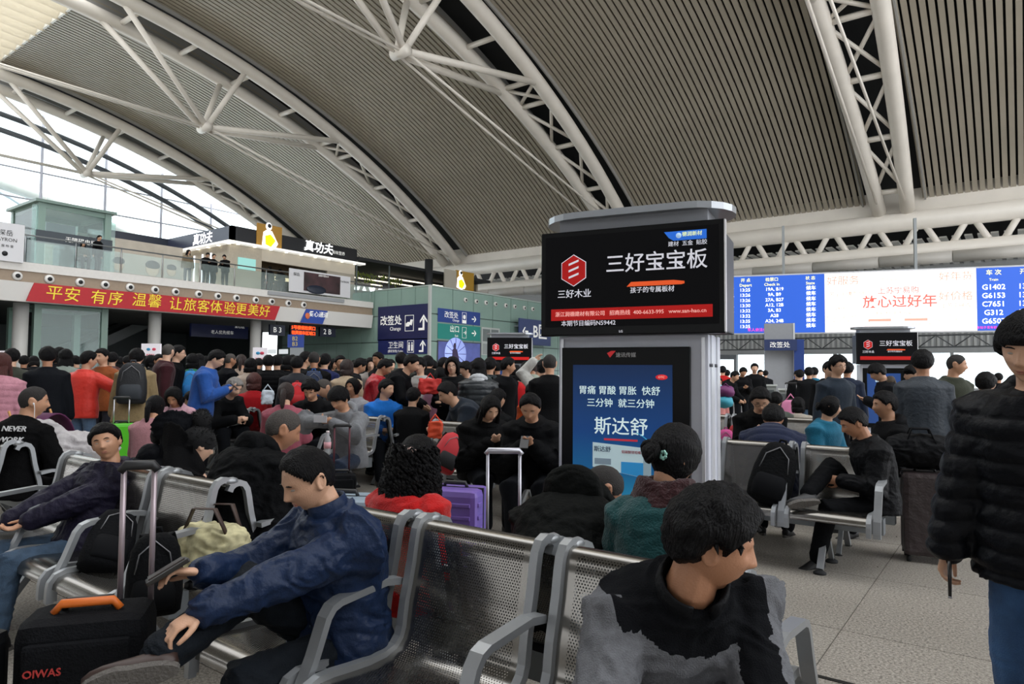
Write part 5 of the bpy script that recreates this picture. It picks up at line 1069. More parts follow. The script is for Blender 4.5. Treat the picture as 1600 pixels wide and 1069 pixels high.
# ---------------------------------------------------------------- luggage
def suitcase(lab, loc, rz, w=.42, d=.24, h=.62, m=None, rs=None, ro=0, ribs=0, ext=.42, hm=None, soft=False, wheels=True, name='suitcase', tag_=None):
    T = thing(name, lab, 'suitcase', loc, rz); hm = hm or mat('8c8d92', .3, .8)
    MB().box(-w / 2, w / 2, -d / 2, d / 2, .05, h).obj('shell', m, T, bevel=.035 if not soft else .05)
    if soft:
        MB().box(-w * .42, w * .42, -d / 2 - .035, -d / 2 + .01, .10, h * .62).obj('front_pocket', m, T, bevel=.02); MB().box(-w * .40, w * .40, -d / 2 - .022, -d / 2 + .01, h * .66, h * .92).obj('top_pocket', m, T, bevel=.015)
        MB().tube([(-w * .4, -d / 2 - .03, h * .64), (w * .4, -d / 2 - .03, h * .64)], .004, 6).obj('zip', mat('5c5c5e', .4, .6), T)
    else: MB().box(-w / 2 - .002, w / 2 + .002, -.008, .008, .052, h + .002).obj('zip_band', mat('1a1a1c', .5), T)
    for i in range(ribs):
        z = .12 + (h - .2) * i / max(1, ribs - 1)
        MB().box(-w * .40, w * .40, -d / 2 - .008, -d / 2 + .005, z - .012, z + .012).obj('rib', m, T, bevel=.006)
        MB().box(w / 2 - .005, w / 2 + .008, -d * .38, -.03, z - .012, z + .012).obj('rib', m, T, bevel=.005)
    MB().tube([(-.07, 0, h), (-.06, 0, h + .025), (.06, 0, h + .025), (.07, 0, h)], .011, 8).obj('carry_handle', mat('1a1a1c', .5), T)
    if ext:
        rs = rs or w * .25
        for x in (ro - rs, ro + rs): MB().tube([(x, d * .3, h - .02), (x, d * .3, h + ext)], .009, 8).obj('handle_rod', hm, T)
        MB().tube([(ro - rs - .01, d * .3, h + ext - .012), (ro - rs + .005, d * .3, h + ext + .008), (ro + rs - .005, d * .3, h + ext + .008), (ro + rs + .01, d * .3, h + ext - .012)], .015, 8).obj('grip', mat('161618', .5) if not tag_ else hm, T)
    if wheels:
        for x in (-w * .4, w * .4):
            for y in (-d * .35, d * .35): MB().tube([(x - .012, y, .027), (x + .012, y, .027)], .027, 12).obj('wheel', RUB, T)
    return T
def backpack(lab, loc, rot, m, m2, s=1., par=None, pockets=True, strap=True):
    T = thing('backpack', lab, 'backpack', loc); T.rotation_euler = rot; T.scale = (s,) * 3
    b = MB(); rr = []
    for z, w_, d_ in ((0, .12, .07), (.02, .145, .095), (.12, .155, .105), (.26, .150, .10), (.38, .130, .085), (.44, .10, .065), (.47, .055, .035)): rr.append([V3((w_ * math.copysign(abs(math.cos(a)) ** .6, math.cos(a)), d_ * math.copysign(abs(math.sin(a)) ** .6, math.sin(a)), z)) for a in [2 * math.pi * (i + .5) / 20 for i in range(20)]])
    b.loft(rr); me = b.mesh('sack'); link('sack', wrinkle(me, .0), m, T)
    if pockets:
        p = MB(); rr = [];
        for z, w_, d_ in ((.04, .10, .02), (.055, .115, .04), (.14, .118, .045), (.2, .105, .035), (.22, .09, .015)): rr.append([V3((w_ * math.copysign(abs(math.cos(a)) ** .6, math.cos(a)), -.085 + d_ * math.sin(a), z)) for a in [2 * math.pi * (i + .5) / 16 for i in range(16)]])
        p.loft(rr).obj('front_pocket', m2, T); MB().tube([(-.10, -.088, .25), (-.08, -.095, .36), (0, -.075, .43), (.08, -.095, .36), (.10, -.088, .25)], .004, 5).obj('zip', mat('77777a', .4, .5), T)
    if strap:
        for x in (-.07, .07): MB().tube([(x * .6, .04, .44), (x, .10, .46), (x * 1.3, .16, .38), (x * 1.5, .15, .22), (x * 1.7, .09, .06)], .006, 6, ry=.024, up=(1, 0, 0)).obj('strap', m2, T)
    MB().tube([(-.03, .03, .46), (-.02, .03, .50), (.02, .03, .50), (.03, .03, .46)], .008, 6).obj('loop', m2, T)
    return T
CH = mat('0e0f12', .85, spec=.12, noise=.2, scale=40, bump=.4, bscale=150)
p = at(140, 990, 2.12); hb = at(205, 830, 2.25)
S = suitcase('black fabric suitcase with orange handle beside the brown shoe', (p.x, p.y, 0), cam_rz(p) - R(14), .35, .24, .68, CH, ext=.42, rs=.045, ro=.11, soft=True, hm=mat('a89aa0', .35, .5))
MB().tube([(-.09, -.03, .682), (-.07, -.03, .708), (.07, -.03, .708), (.09, -.03, .682)], .012, 8).obj('carry_handle', mat('c8641e', .5), S)['label'] = 'orange carry handle'
text('OIWAS', .03, mat('a8302c', .6), S, -.08, .55, -.150, bold=.01); MB().tube([(.0, -.16, .435), (.04, -.16, .447)], .005, 6).obj('zip_pull', mat('b9b9ba', .3, .8), S)
p = at(-140, 1010, 1.9); suitcase('black ribbed suitcase cut by the edge of the picture', (p.x, p.y, 0), R(40), .40, .24, .66, mat('0c0d0f', .4, spec=.2), ext=0, ribs=5)
def on_seat(px, py, d): t = at(px, py, d); return V3((t.x, t.y, .445))
p = on_seat(240, 950, 2.75); backpack('black backpack standing on the seat behind the trolley handle', (p.x, p.y, .435), (R(-8), 0, R(60)), mat('0a0b0d', .85, bump=.4, bscale=60, spec=.12), mat('0d0e10', .8, spec=.12), .68)
p = on_seat(150, 880, 3.35); b = backpack('black bag lying on the seat beside the man in purple', (p.x + .05, p.y, .44), (R(-42), R(22), R(70)), mat('0a0b0e', .85, bump=.4, bscale=60, spec=.12), mat('0d0e11', .8, spec=.12), .72)
p = on_seat(312, 890, 3.2); FB = thing('tote_bag', 'cream floral bag with brown straps behind the black wallet', 'bag', (p.x, p.y + .06, .44), R(20))
fm = MB(); fm.loft([[V3((.2 * w_ * math.copysign(abs(math.cos(a)) ** .7, math.cos(a)), .10 * w_ * math.sin(a) - .0, z)) for a in [2 * math.pi * i / 20 for i in range(20)]] for z, w_ in ((0, .8), (.03, 1.02), (.14, 1.05), (.22, .9), (.25, .6))])
link('bag_body', wrinkle(remesh(fm, .01, 2, 'bag_body'), .02, 12), mat('b9b28c', .8, noise=.45, scale=16), FB)
for y in (-.05, .05): MB().tube([(-.12, y, .22), (-.06, y * 1.2, .33), (.06, y * 1.2, .335), (.12, y, .22)], .004, 6, ry=.014, up=(0, 1, 0)).obj('strap', mat('3a2a24', .6), FB)
p = at(540, 760, 3.75); suitcase('large pale grey-blue hard suitcase behind the blue jacket man', (p.x, p.y, 0), R(30), .46, .30, .74, mat('8797a5', .35, noise=.04), ext=0, ribs=0)
p = at(712, 760, 3.95); suitcase('purple ribbed hard suitcase behind the curly haired woman', (p.x, p.y, 0), R(20), .34, .26, .76, mat('6c55a0', .35), ribs=9, ext=0)
p = at(787, 760, 3.55); suitcase('black suitcase with tall silver pull handle beside the kiosk', (p.x, p.y, 0), cam_rz(p), .34, .22, .52, CH, ext=.48, soft=True, hm=mat('b9b9c2', .3, .6), tag_=1)
p = at(534, 700, 6.2); suitcase('small dark suitcase with maroon pull handle before the boy in grey hoodie', (p.x, p.y, 0), cam_rz(p), .27, .2, .5, CH, ext=.42, soft=True, hm=mat('5a2a34', .4, .3))
p = at(1446, 800, 5.3); S = suitcase('tall suitcase in a crumpled brown cover beside the bench end', (p.x, p.y, 0), R(12), .32, .28, .68, mat('33292a', .5, noise=.25, scale=10, bump=.8, bscale=16), ext=0)
D_ = thing('duffel_bag', 'black duffel bag lying on the brown covered suitcase', 'bag', (p.x - .03, p.y, .70), R(12))
dm = MB(); dm.loft([[V3((x, .13 * k * math.cos(a), .135 + .135 * k * math.sin(a))) for a in [2 * math.pi * i / 18 for i in range(18)]] for x, k in ((-.24, .55), (-.22, .85), (-.12, 1.0), (.0, 1.05), (.12, 1.0), (.21, .85), (.23, .55))])
link('bag_body', wrinkle(remesh(dm, .009, 2, 'bag_body'), .016, 9), mat('0c0d10', .65, bump=.6, bscale=22, spec=.12), D_)
for y in (-.09, .09): MB().tube([(-.1, y, .2), (-.06, y * .6, .31), (.06, y * .6, .31), (.1, y, .2)], .006, 6, ry=.016, up=(0, 1, 0)).obj('strap', CH, D_)
p = on_seat(1200, 785, 5.15); backpack('black backpack propped on the seat beside the man with crossed legs', (p.x - .03, p.y + .03, .44), (R(-14), R(14), R(8)), mat('090a0c', .8, bump=.4, bscale=50, spec=.12), mat('0d0e11', .8, spec=.12), 1.02)
p = on_seat(688, 700, 6.75); b = backpack('red and black backpack on the seat beside the long haired woman', (p.x, p.y, .45), (R(-10), R(28), R(60)), mat('b3202a', .7), mat('1a1a1d', .8), .85)
p = at(190, 640, 8.2); suitcase('bright green suitcase with a silver pull handle between the red and khaki coats', (p.x, p.y, 0), cam_rz(p), .32, .2, .78, mat('4fb81f', .4), ext=.3, hm=mat('c5c5c8', .3, .7))
p = at(1236, 600, 14); S = suitcase('dark suitcase carrying a pink bag, standing in the open hall', (p.x, p.y, 0), cam_rz(p), .42, .26, .9, mat('3c2c30', .6), ext=.35)
PB = thing('pink_bag', 'pink bag hanging on the distant dark suitcase', 'bag', (p.x + .04, p.y - .2, .62), cam_rz(p)); MB().loft([[V3((.2 * k * math.cos(a), .07 * math.sin(a), z)) for a in [2 * math.pi * i / 14 for i in range(14)]] for z, k in ((0, .9), (.05, 1), (.25, .8), (.3, .5))]).obj('bag_body', mat('c87aa0', .7), PB); MB().tube([(-.1, 0, .28), (0, 0, .42), (.1, 0, .28)], .01, 6).obj('strap', mat('c87aa0', .7), PB)
# stroller with blanket
p = at(88, 640, 6.9); ST = thing('stroller', 'purple hooded stroller behind the man with earphones', 'stroller', (p.x, p.y, 0), cam_rz(p) + R(40))
hd = MB(); hd.loft([[V3((.23 * math.cos(a), y, .62 + .36 * math.sin(a))) for a in np.linspace(0, math.pi, 14)] + [V3((.215 * math.cos(a), y, .62 + .345 * math.sin(a))) for a in np.linspace(math.pi, 0, 14)] for y in (-.02, .1, .22, .3)], caps=True); hd.obj('hood', mat('4d1440', .7), ST)
MB().box(-.2, .2, -.35, .25, .38, .44).obj('seat', mat('1d1a20', .8), ST)
for x in (-.22, .22): MB().tube([(x, .35, 1.0), (x, .1, .5), (x, -.4, .1)], .012, 6).obj('frame_tube', mat('c8925a', .4, .4), ST); MB().tube([(x, -.3, .45), (x, .3, .1)], .012, 6).obj('frame_tube', mat('8a8a8c', .4, .6), ST)
for x in (-.22, .22):
    for y in (-.4, .3): MB().tube([(x - .015, y, .08), (x + .015, y, .08)], .08, 14).obj('wheel', RUB, ST)
p2 = at(105, 668, 6.0); BKt = thing('blanket', 'pale grey padded blanket with a sleeping bundle beside the stroller', 'blanket', (p2.x, p2.y, .55), cam_rz(p2))
bm_ = MB(); bm_.ball((0, 0, .16), (.42, .2, .17), 20, 12).ball((-.18, 0, .32), (.16, .14, .12), 16, 10); link('cloth', wrinkle(remesh(bm_, .016, 2, 'cloth'), .04, 8), mat('a9a5a6', .85, noise=.08, scale=20, bump=.5, bscale=30), BKt)
MB().box(-.3, .3, -.12, .12, -.55, .05).obj('carrycot', mat('3a3c42', .8), BKt)
p = at(512, 682, 6.6); BO = thing('bottle', 'clear plastic water bottle with pink label beside the boy in grey hoodie', 'bottle', (p.x, p.y, .62)); MB().loft([[V3((r_ * math.cos(a), r_ * math.sin(a), z)) for a in [2 * math.pi * i / 14 for i in range(14)]] for z, r_ in ((0, .03), (.01, .034), (.15, .034), (.19, .014), (.21, .014))]).obj('body', glass('btl', (.9, .92, .95), .3), BO)
MB().tube([(0, 0, .06), (0, 0, .12)], .0355, 14).obj('label', mat('d8a0a8', .5), BO); MB().tube([(0, 0, .21), (0, 0, .228)], .016, 12).obj('cap', mat('d8c8cc', .4), BO)
for px, py, d, c, c2, lab in ((1134, 665, 8.4, 'b03a78', '8a2a5c', 'pink backpack piled beside the bench end near the man in black sweater'), (1150, 640, 9.2, 'a01820', '7a1218', 'red shopping bag standing behind the pink backpack')):
    p = at(px, py, d); backpack(lab, (p.x, p.y, .42), (0, 0, cam_rz(p)), mat(c, .7), mat(c2, .7), .7, strap=False)
    MB().box(-.2, .2, -.1, .1, -.42 / .7, 0).obj('box_under', mat('26282c', .7), bpy.context.scene.objects[-1] if False else [o for o in SC.objects if o.get('label') == lab][0])
# ---------------------------------------------------------------- the travellers further back
PR = {}
def proto(k):
    if k in PR: return PR[k]
    b = k.split('+'); v = .013; kw = dict(th=.035, hem=-.14, leg_th=.018, wide=1.04)
    if 'puff' in b: kw.update(puff=.010, th=.05, pit=.075)
    if 'long' in b: kw.update(hem=-.20, flare=.05)
    n = b[0]
    if n == 'down': P = pose(None, lean=2, bend=6, head=(4, 0, 0), feet={'L': (.11, .02, .08), 'R': (-.10, -.04, .08)})
    elif n == 'look': P = pose(None, lean=3, bend=8, head=(6, 48, 0), feet={'L': (.11, .02, .08), 'R': (-.10, -.04, .08)})
    elif n == 'phone': P = pose(None, lean=3, bend=14, head=(28, 0, 0), hands={'L': (.05, -.34, 1.18), 'R': (-.06, -.32, 1.16)}, palm={'L': (-.3, .3, 1), 'R': (.3, .3, 1)})
    elif n == 'reach': P = pose(None, lean=3, bend=6, head=(4, -40, 0), hands={'R': (-.42, -.32, 1.12), 'L': (.2, -.15, .85)})
    elif n == 'raise': P = pose(None, lean=2, bend=4, head=(-4, 0, 0), hands={'L': (.22, -.15, 1.72), 'R': (-.08, -.14, 1.45)}, ep={'L': (1, 0, 0), 'R': (-1, 0, -.4)})
    elif n == 'bend': P = pose(None, lean=18, bend=24, head=(20, 0, 0), hands={'L': (.1, -.5, .95), 'R': (-.12, -.5, .95)})
    elif n == 'fold': P = pose(None, lean=1, bend=4, head=(2, 0, 0), hands={'L': (-.06, -.22, 1.12), 'R': (.06, -.24, 1.08)}, ep={'L': (1, 0, -.6), 'R': (-1, 0, -.6)})
    elif n == 'sit': P = pose(SITB, lean=2, bend=8, head=(4, 0, 0))
    elif n == 'sitlook': P = pose(SITB, lean=4, bend=10, head=(6, 42, 0))
    elif n == 'sitphone': P = pose(SITB, lean=6, bend=22, head=(30, 0, 0), hands={'L': (.05, -.34, .82), 'R': (-.05, -.34, .82)}, palm={'L': (-.3, .3, 1), 'R': (.3, .3, 1)})
    elif n == 'sitlean': P = pose(SITB, lean=26, bend=26, head=(26, 0, 0), hands={'L': (.08, -.55, .66), 'R': (-.06, -.55, .66)})
    elif n == 'sitcross': P = pose(SITB, lean=-2, bend=24, head=(26, 0, 0), hands={'L': (.06, -.30, .70), 'R': (-.10, -.34, .70)}, feet={'L': (.12, -.52, .08), 'R': (.16, -.60, .60)}, kp={'R': (-.5, -.4, 1)}, toe={'R': (.25, -1, -.1)})
    if P['hip'][2] < .7: kw['hem'] = -.08
    if n == 'sitcross': v = .009; kw.update(amp=.008)
    F = figure(P, voxel=v, coll=.8, fine=(v < .01), **kw); PR[k] = F; return F
PEOPLE = {}
TAKEN = [(o.location.x, o.location.y) for o in SC.objects if o.name.startswith('person') and o.parent is None]
BENCHX = [(o.location.x - 1.1, o.location.x + 1.1, o.location.y) for o in SC.objects if o.get('category') == 'bench']
def settle(px, d, sit, turn=0):
    f = at(px, 580, 1.0).y
    if sit and d > 7.2:
        c = min((6.22, 9.75) if abs(turn) > 110 else (5.42, 6.22, 8.95, 9.75), key=lambda Y: abs(math.log(Y / f / d)))
        if .8 < c / f / d < 1.25: d = c / f
    for i in range(40):
        p = at(px, 580, d); near_ = any((p.x - a) ** 2 + (p.y - b) ** 2 < .40 ** 2 for a, b in TAKEN)
        in_b = not sit and any(a < p.x < b and abs(p.y - Y) < .80 for a, b, Y in BENCHX)
        if not near_ and not in_b: break
        if sit: px += 1.5 if i % 2 else -1.5 * 0; d *= 1.004
        else: d += .1
    TAKEN.append((p.x, p.y)); return px, d
def who(lab, px, ytop, d, turn, pk, jc, tc='23262c', hair='short', hc='black', skin=None, group=None, face=None, glasses=False, hood_c=None, extra=None):
    d0 = d; px, d = settle(px, d, pk.startswith('sit'), turn); ytop = 581 + (ytop - 581) * (1 if ytop > 585 else min(1.4, d0 / d) ** .0); F = proto(pk); t = at(px, ytop, d); top = F['HM'].translation.z + .128 ; sc = min(1.13, max(.80, t.z / top)); rz0 = cam_rz(V3((t.x, t.y, 0)))
    rz = rz0 + R(turn); h = Matrix.Rotation(rz, 3, 'Z') @ (F['HM'].translation * sc); loc = (t.x - h.x, t.y - h.y, 0)
    T = thing('person', lab, 'person', loc, rz, group); T.scale = (sc,) * 3
    if face is None: face = abs(((turn + (F['head_yaw'] if 'head_yaw' in F else 0) + 180) % 360) - 180) < 125 and d < 12.5
    jm = cloth(jc, .75, .25, .3) if not isinstance(jc, bpy.types.Material) else jc
    dress(T, F, jm, cloth(tc, .85, .2, .2), hair, skin if skin is not None else rng.randrange(4), hc, sc=0 if d > 8 else 1, face=face, glasses=glasses)
    X, Yv, Tn = F['pts']['ax']; nb = F['pts']['nb']
    if hood_c:
        h_ = MB(); h_.tube([nb + X * .10 * math.cos(a) + Yv * (.075 * math.sin(a) + .02) + Tn * (.03 * math.sin(a)) for a in np.linspace(-.35, math.pi + .35, 10)], [.02, .033, .04, .048, .052, .052, .048, .04, .033, .02], 8); h_.ball(nb + Yv * .10 - Tn * .03, (.095, .045, .08), 12, 8); h_.obj('hood', cloth(hood_c), T)
    if extra == 'cap':
        c = MB(); c.ball((0, .004, .045), (.092, .108, .085), 16, 10); c.box(-.06, .06, -.17, -.07, .058, .066); o = c.obj('cap', cloth('17181c'), T); o.matrix_local = F['HM']
    if extra == 'mask': o = MB().ball((0, -.078, -.045), (.055, .035, .042), 14, 8).obj('face_mask', mat('8fc4d8', .7), T); o.matrix_local = F['HM']
    T['_'] = 0; del T['_']
    PEOPLE[lab] = (T, F, sc, rz); return T
def pack_on(lab, c, c2, label, s=.95):
    T, F, sc, rz = PEOPLE[lab]; X, Yv, Tn = F['pts']['ax']; p = F['pts']['spine'](.02) + Yv * .26
    M = Matrix.Translation(T.location) @ Matrix.Rotation(rz, 4, 'Z') @ Matrix.Scale(sc, 4); w_ = M @ p
    backpack(label, w_, (R(-4), 0, rz + math.pi), mat(c, .75, bump=.3, bscale=60), mat(c2, .75), s)
def hold(lab, name, label, cat, c, size=(.07, .01, .14), side='R'):
    T, F, sc, rz = PEOPLE[lab]; w_ = F['pts']['wr'][side]; M = Matrix.Translation(T.location) @ Matrix.Rotation(rz, 4, 'Z') @ Matrix.Scale(sc, 4); q = M @ (w_ + V3((.03, -.10, .05)))
    h_ = thing(name, label, cat, q, rz); h_.rotation_euler = (R(-50), 0, rz); a, b, c_ = size
    MB().box(-a / 2, a / 2, -b / 2, b / 2, -c_ / 2, c_ / 2).obj('case', mat(c, .3), h_, bevel=.003); MB().box(-a / 2 + .004, a / 2 - .004, b / 2, b / 2 + .001, -c_ / 2 + .006, c_ / 2 - .006).obj('display', mat('2c3440', .15), h_)
W = who
# standing, left to middle
W('girl with dark red hair and pink padded coat cut by the picture edge', 2, 552, 7.2, 160, 'down+puff', 'c48a98', hair='long', hc='red')
W('man in olive green jacket seen from behind at the far end of the queue', 19, 545, 9.5, 178, 'down', '3a3d35')
W('broad man in navy jacket seen from behind, left of the red coat', 75, 542, 8.6, 182, 'down', '1c2028')
W('woman with long black hair in pale green coat behind the navy man', 103, 546, 10.8, 180, 'down', '8f9a92', hair='long')
W('second black haired woman beside the pale green coat', 93, 544, 11.6, 175, 'down', '23252a', hair='bob')
W('man in bright red padded jacket and blue jeans reaching out an arm', 139, 549, 9.3, 150, 'reach', mat('d12a1a', .6, noise=.08, scale=8, bump=.5, bscale=18, sheen=.2), '6d87a8')
W('man in orange brown jacket facing the red padded jacket', 160, 545, 10.4, -40, 'down', '94502a', tc='2c2c34')
W('man in dark red leather jacket behind the orange brown jacket', 176, 551, 11.2, 170, 'down', mat('43211f', .4))
W('traveller in long khaki hooded coat carrying a black backpack', 214, 545, 9.3, 172, 'down+long', '9c8763', hood_c='a08b66')
W('older man in maroon jumper looking aside behind the khaki coat', 263, 537, 11.0, 100, 'look', '3c1a20', hair='buzz', hc='salt')
W('man with glasses in black jacket beside the maroon jumper', 279, 540, 9.9, 80, 'down', '15161a', glasses=True)
W('person in green top wearing a bright blue backpack', 301, 554, 10.2, 176, 'down', '2f7a58', hair='bob')
W('man in bright blue jacket reading his phone in the queue', 338, 547, 9.2, 78, 'phone', '2c58a4', glasses=True)
W('man in dark navy coat between the blue jacket and the beige coat', 360, 552, 11.0, 120, 'down', '1b1e26', hair='buzz', hc='salt')
W('woman with brown ponytail in long beige coat', 377, 554, 10.4, 175, 'down+long', 'b09c8c', hair='pony', hc='brown')
W('girl in cream coat just behind the beige coat', 392, 561, 11.4, 160, 'down', 'bfae9f', hair='bob')
W('wide shouldered man in black jacket queueing right of the cream coat', 420, 555, 10.2, 178, 'down+puff', '15161a')
W('man in black coat beside the wide shouldered man', 433, 555, 10.9, 186, 'down', '18191c')
W('dark haired woman in black before the charcoal jacket', 449, 557, 11.2, 170, 'down', '141416', hair='bob')
W('man in charcoal jacket with a red sling bag on his back', 464, 557, 10.0, 182, 'down', '2a2c31')
W('tall man looking back over the queue beside the red sling bag', 478, 550, 10.9, 62, 'look', '1a1c22', skin=1)
W('crop haired man in black wearing a dark blue backpack', 491, 549, 9.9, 180, 'down', '17181c', hair='buzz', hc='buzz')
W('man in navy jumper and black cap', 508, 553, 10.3, 165, 'down', '1c2450', extra='cap')
W('man peering forward between the cap and the bobbed hair', 532, 556, 12.2, 10, 'down', '2a2a2e')
W('woman with short auburn bob and cream coat seen from behind', 542, 563, 10.0, 178, 'down+long', 'bda98e', hair='bob', hc='brown')
W('man in dark grey jacket bowing his head in the queue', 562, 560, 10.2, 105, 'phone', '22252a')
W('pale faced girl deep in the queue under the toilet sign', 579, 560, 12.6, 5, 'down', 'a9a29c', hair='bob')
W('tall man gazing sideways above the red leather jacket', 591, 551, 12.2, -50, 'down', '26282c')
W('woman in shiny red leather jacket looking down', 601, 561, 9.6, 85, 'phone', mat('a81826', .35, bump=.4, bscale=30), hair='short')
W('man in dark olive jacket with tan strap beside the wall sign', 627, 551, 11.2, 180, 'down', '35352f')
W('woman in black coat stretching an arm over a red bag', 643, 554, 9.2, 75, 'bend', '14161b', hair='short', skin=1)
W('boy in white sweater with black backpack straps', 656, 560, 9.9, -30, 'fold', 'bdbcb8', hair='fringe')
W('man in black jacket bowing with his back turned near the video screen', 668, 556, 10.4, 190, 'bend', '17191b')
W('small girl with black ponytail and pink top among the queue', 688, 574, 9.6, 150, 'down', 'cf93ae', hair='pony')
W('woman with glasses, white collar and black quilted coat facing us', 707, 559, 9.0, -8, 'fold+puff', '191b20', hair='bob', glasses=True, skin=3)
W('woman standing just behind the one with glasses', 694, 560, 10.6, 30, 'down', '1e1f24', hair='bob')
W('person with short fringe and ruddy face, looking left past the glasses woman', 728, 566, 10.4, -70, 'down', '3a2628', hair='fringe')
W('long haired woman in black quilted coat with silver hood', 748, 560, 8.5, 178, 'down+puff', mat('1b2126', .4, bump=.3, bscale=20), hair='long', hood_c='c9ccd0')
W('dark haired man wearing a grey-green backpack next to the silver hood', 766, 559, 9.8, 165, 'down', '2a3236')
W('young man in black jacket with blue trim standing before the small kiosk', 794, 559, 9.4, 48, 'look', '16181d', skin=0)
W('traveller in scarlet coat half hidden behind the blue trimmed jacket', 806, 572, 9.9, 175, 'down', 'b81c20', hair='bob')
W('woman in pale sage coat with gathered brown hair', 832, 563, 9.2, 172, 'down+long', '9aa396', hair='bun', hc='brown')
W('man in long black coat standing right beside the kiosk', 859, 553, 6.9, 178, 'down+long', '0f1014', '17181b', hair='buzz', hc='buzz')
W('person in white top stretching a hand up behind the long black coat', 850, 562, 9.0, 150, 'raise', 'c9c9c4')
# seated, left to middle
W('girl with black hair and pale pink collar sitting on her case', 243, 618, 6.9, 150, 'sit', 'b9868c', hair='pony')
W('child in pink coat behind the girl with the pink collar', 272, 606, 8.4, -20, 'sitphone', 'c49aa6', hair='bob')
W('man in black sweater looking down at his phone beside the empty seats', 327, 592, 8.1, -50, 'sitphone', '111214', skin=2)
W('person in teal sleeves sitting low beside the black sweater', 298, 612, 8.6, 40, 'sitphone', '1f5a54', hair='fringe')
W('woman with short brown hair and maroon coat seated behind the empty seats', 354, 602, 9.3, 140, 'sit', '4a1420', hair='bob', hc='brown')
W('grey haired person in black seated behind the maroon coat', 366, 585, 10.2, 35, 'sitlean', '1b1d20', hair='short', hc='grey')
W('person with brown bob and red coat seated with back turned', 397, 584, 10.4, 178, 'sit', 'a8141c', hair='bob', hc='red')
W('person with thick black curls and teal coat seated with back turned', 394, 601, 9.4, 180, 'sit', '2b5c70', hair='bob')
W('man in black with red hood turning his head while seated', 419, 588, 9.9, -48, 'sitlook', '1c1d20', hood_c='a51c24', skin=1)
W('girl with brown ponytail and dusty pink sweater seated with back turned', 447, 598, 7.8, 168, 'sit', '9c5260', hair='pony', hc='brown')
W('young man with spiky hair and black coat looking down in the middle seats', 486, 594, 8.6, -16, 'sitphone', '131418', hair='spiky', hc='black', skin=0)
W('older man in black and teal leaning over in the middle seats', 507, 588, 9.2, -62, 'sitlean', '1c2c36', hair='buzz', hc='salt')
W('woman in pale grey vest looking left in the middle seats', 552, 591, 9.6, -38, 'sit', 'a9a9ae', hair='bun', skin=2)
W('man in charcoal jacket seated with back turned left of the blue jacket', 577, 606, 8.3, 155, 'sit', '34322f', hair='buzz', hc='buzz')
W('boy in vivid blue jacket seated and looking aside', 604, 593, 8.9, 12, 'sitlook', '1f74d0', skin=1)
W('person in grey and tan vest seated behind the vivid blue jacket', 623, 590, 9.8, 172, 'sit', '5a5c62')
W('person in black vest with red sleeves seated with back turned', 646, 606, 8.0, 158, 'sit', '18191c', hair='short')
W('woman with long wavy auburn hair seated with back turned', 682, 604, 9.0, 160, 'sit', 'a8642e', hair='long', hc='brown')
W('man in slate jacket leaning over his phone beside the auburn hair', 700, 597, 8.2, -72, 'sitlean', '232b36', skin=1)
W('person with brown hair and yellow bag seated behind the slate jacket', 731, 599, 10.0, 150, 'sit', '2c2a2c', hair='bob', hc='brown')
W('woman with long black hair and black padded coat holding a tissue', 766, 618, 6.25, 22, 'sitphone+puff', '131416', hair='long', skin=1)
W('man in black seated with back turned behind the long haired woman', 778, 608, 7.9, 138, 'sit', '15171a')
W('boy with black hair in profile behind the seats near the kiosk', 799, 599, 9.4, 92, 'sit', '17181c')
W('woman in orange coat with long dark hair looking down', 818, 597, 9.0, -18, 'sitphone', 'c4501c', hair='long')
W('balding man in black padded jacket reading his phone beside the kiosk', 829, 614, 5.75, -8, 'sitphone+puff', '14161a', hair='receding', skin=0)
hold('balding man in black padded jacket reading his phone beside the kiosk', 'phone', 'black phone in the hands of the balding man', 'phone', '101114')
hold('man in bright blue jacket reading his phone in the queue', 'phone', 'dark phone held by the man in bright blue', 'phone', '22242a')
hold('man in black sweater looking down at his phone beside the empty seats', 'phone', 'phone held by the man in black sweater near the empty seats', 'phone', '22242a')
GH = pose(SITB, lean=2, bend=24, head=(30, -4, 0), hands={'L': (.02, -.38, .92), 'R': (-.12, -.38, .93)}, palm={'L': (-.4, .3, .8), 'R': (.4, .3, .8)})
p = at(529, 625, 7.0); T, F = near('boy in light grey hooded jacket and striped shirt bent over his phone', p, cam_rz(p) - R(32), GH, cloth('7c7e82', .9, .4), cloth('2a3548'), 'fringe', aim=(530, 624, 7.0), voxel=.011, th=.03, hem=-.1, amp=.006, fine=True, skin=0)
hood(T, F, cloth('85878b', .9, .4)); ph = thing('phone', 'pale phone held sideways by the boy in grey hoodie', 'phone', Matrix.Translation(T.location) @ Matrix.Rotation(T.rotation_euler[2], 4, 'Z') @ V3((-.05, -.48, .95)), T.rotation_euler[2])
MB().box(-.075, .075, -.004, .004, -.035, .035).obj('case', mat('b9b9be', .3), ph, bevel=.003)
pack_on('traveller in long khaki hooded coat carrying a black backpack', '17191d', '2b3036', 'big black hiking backpack with grey bands worn over the khaki coat', 1.15)
pack_on('person in green top wearing a bright blue backpack', '1f7cc0', '1a68a8', 'bright blue backpack on the person in green')
pack_on('man in charcoal jacket with a red sling bag on his back', 'c01c24', 'a8181e', 'red sling bag on the charcoal jacket', .7)
pack_on('crop haired man in black wearing a dark blue backpack', '1a2a48', '2a5a9c', 'dark backpack with blue bands in the middle of the queue')
pack_on('dark haired man wearing a grey-green backpack next to the silver hood', '2f3b3c', '27302f', 'grey-green backpack beside the silver hood')
pack_on('boy in white sweater with black backpack straps', '17181b', '17181b', 'small black backpack behind the white sweater', .7)
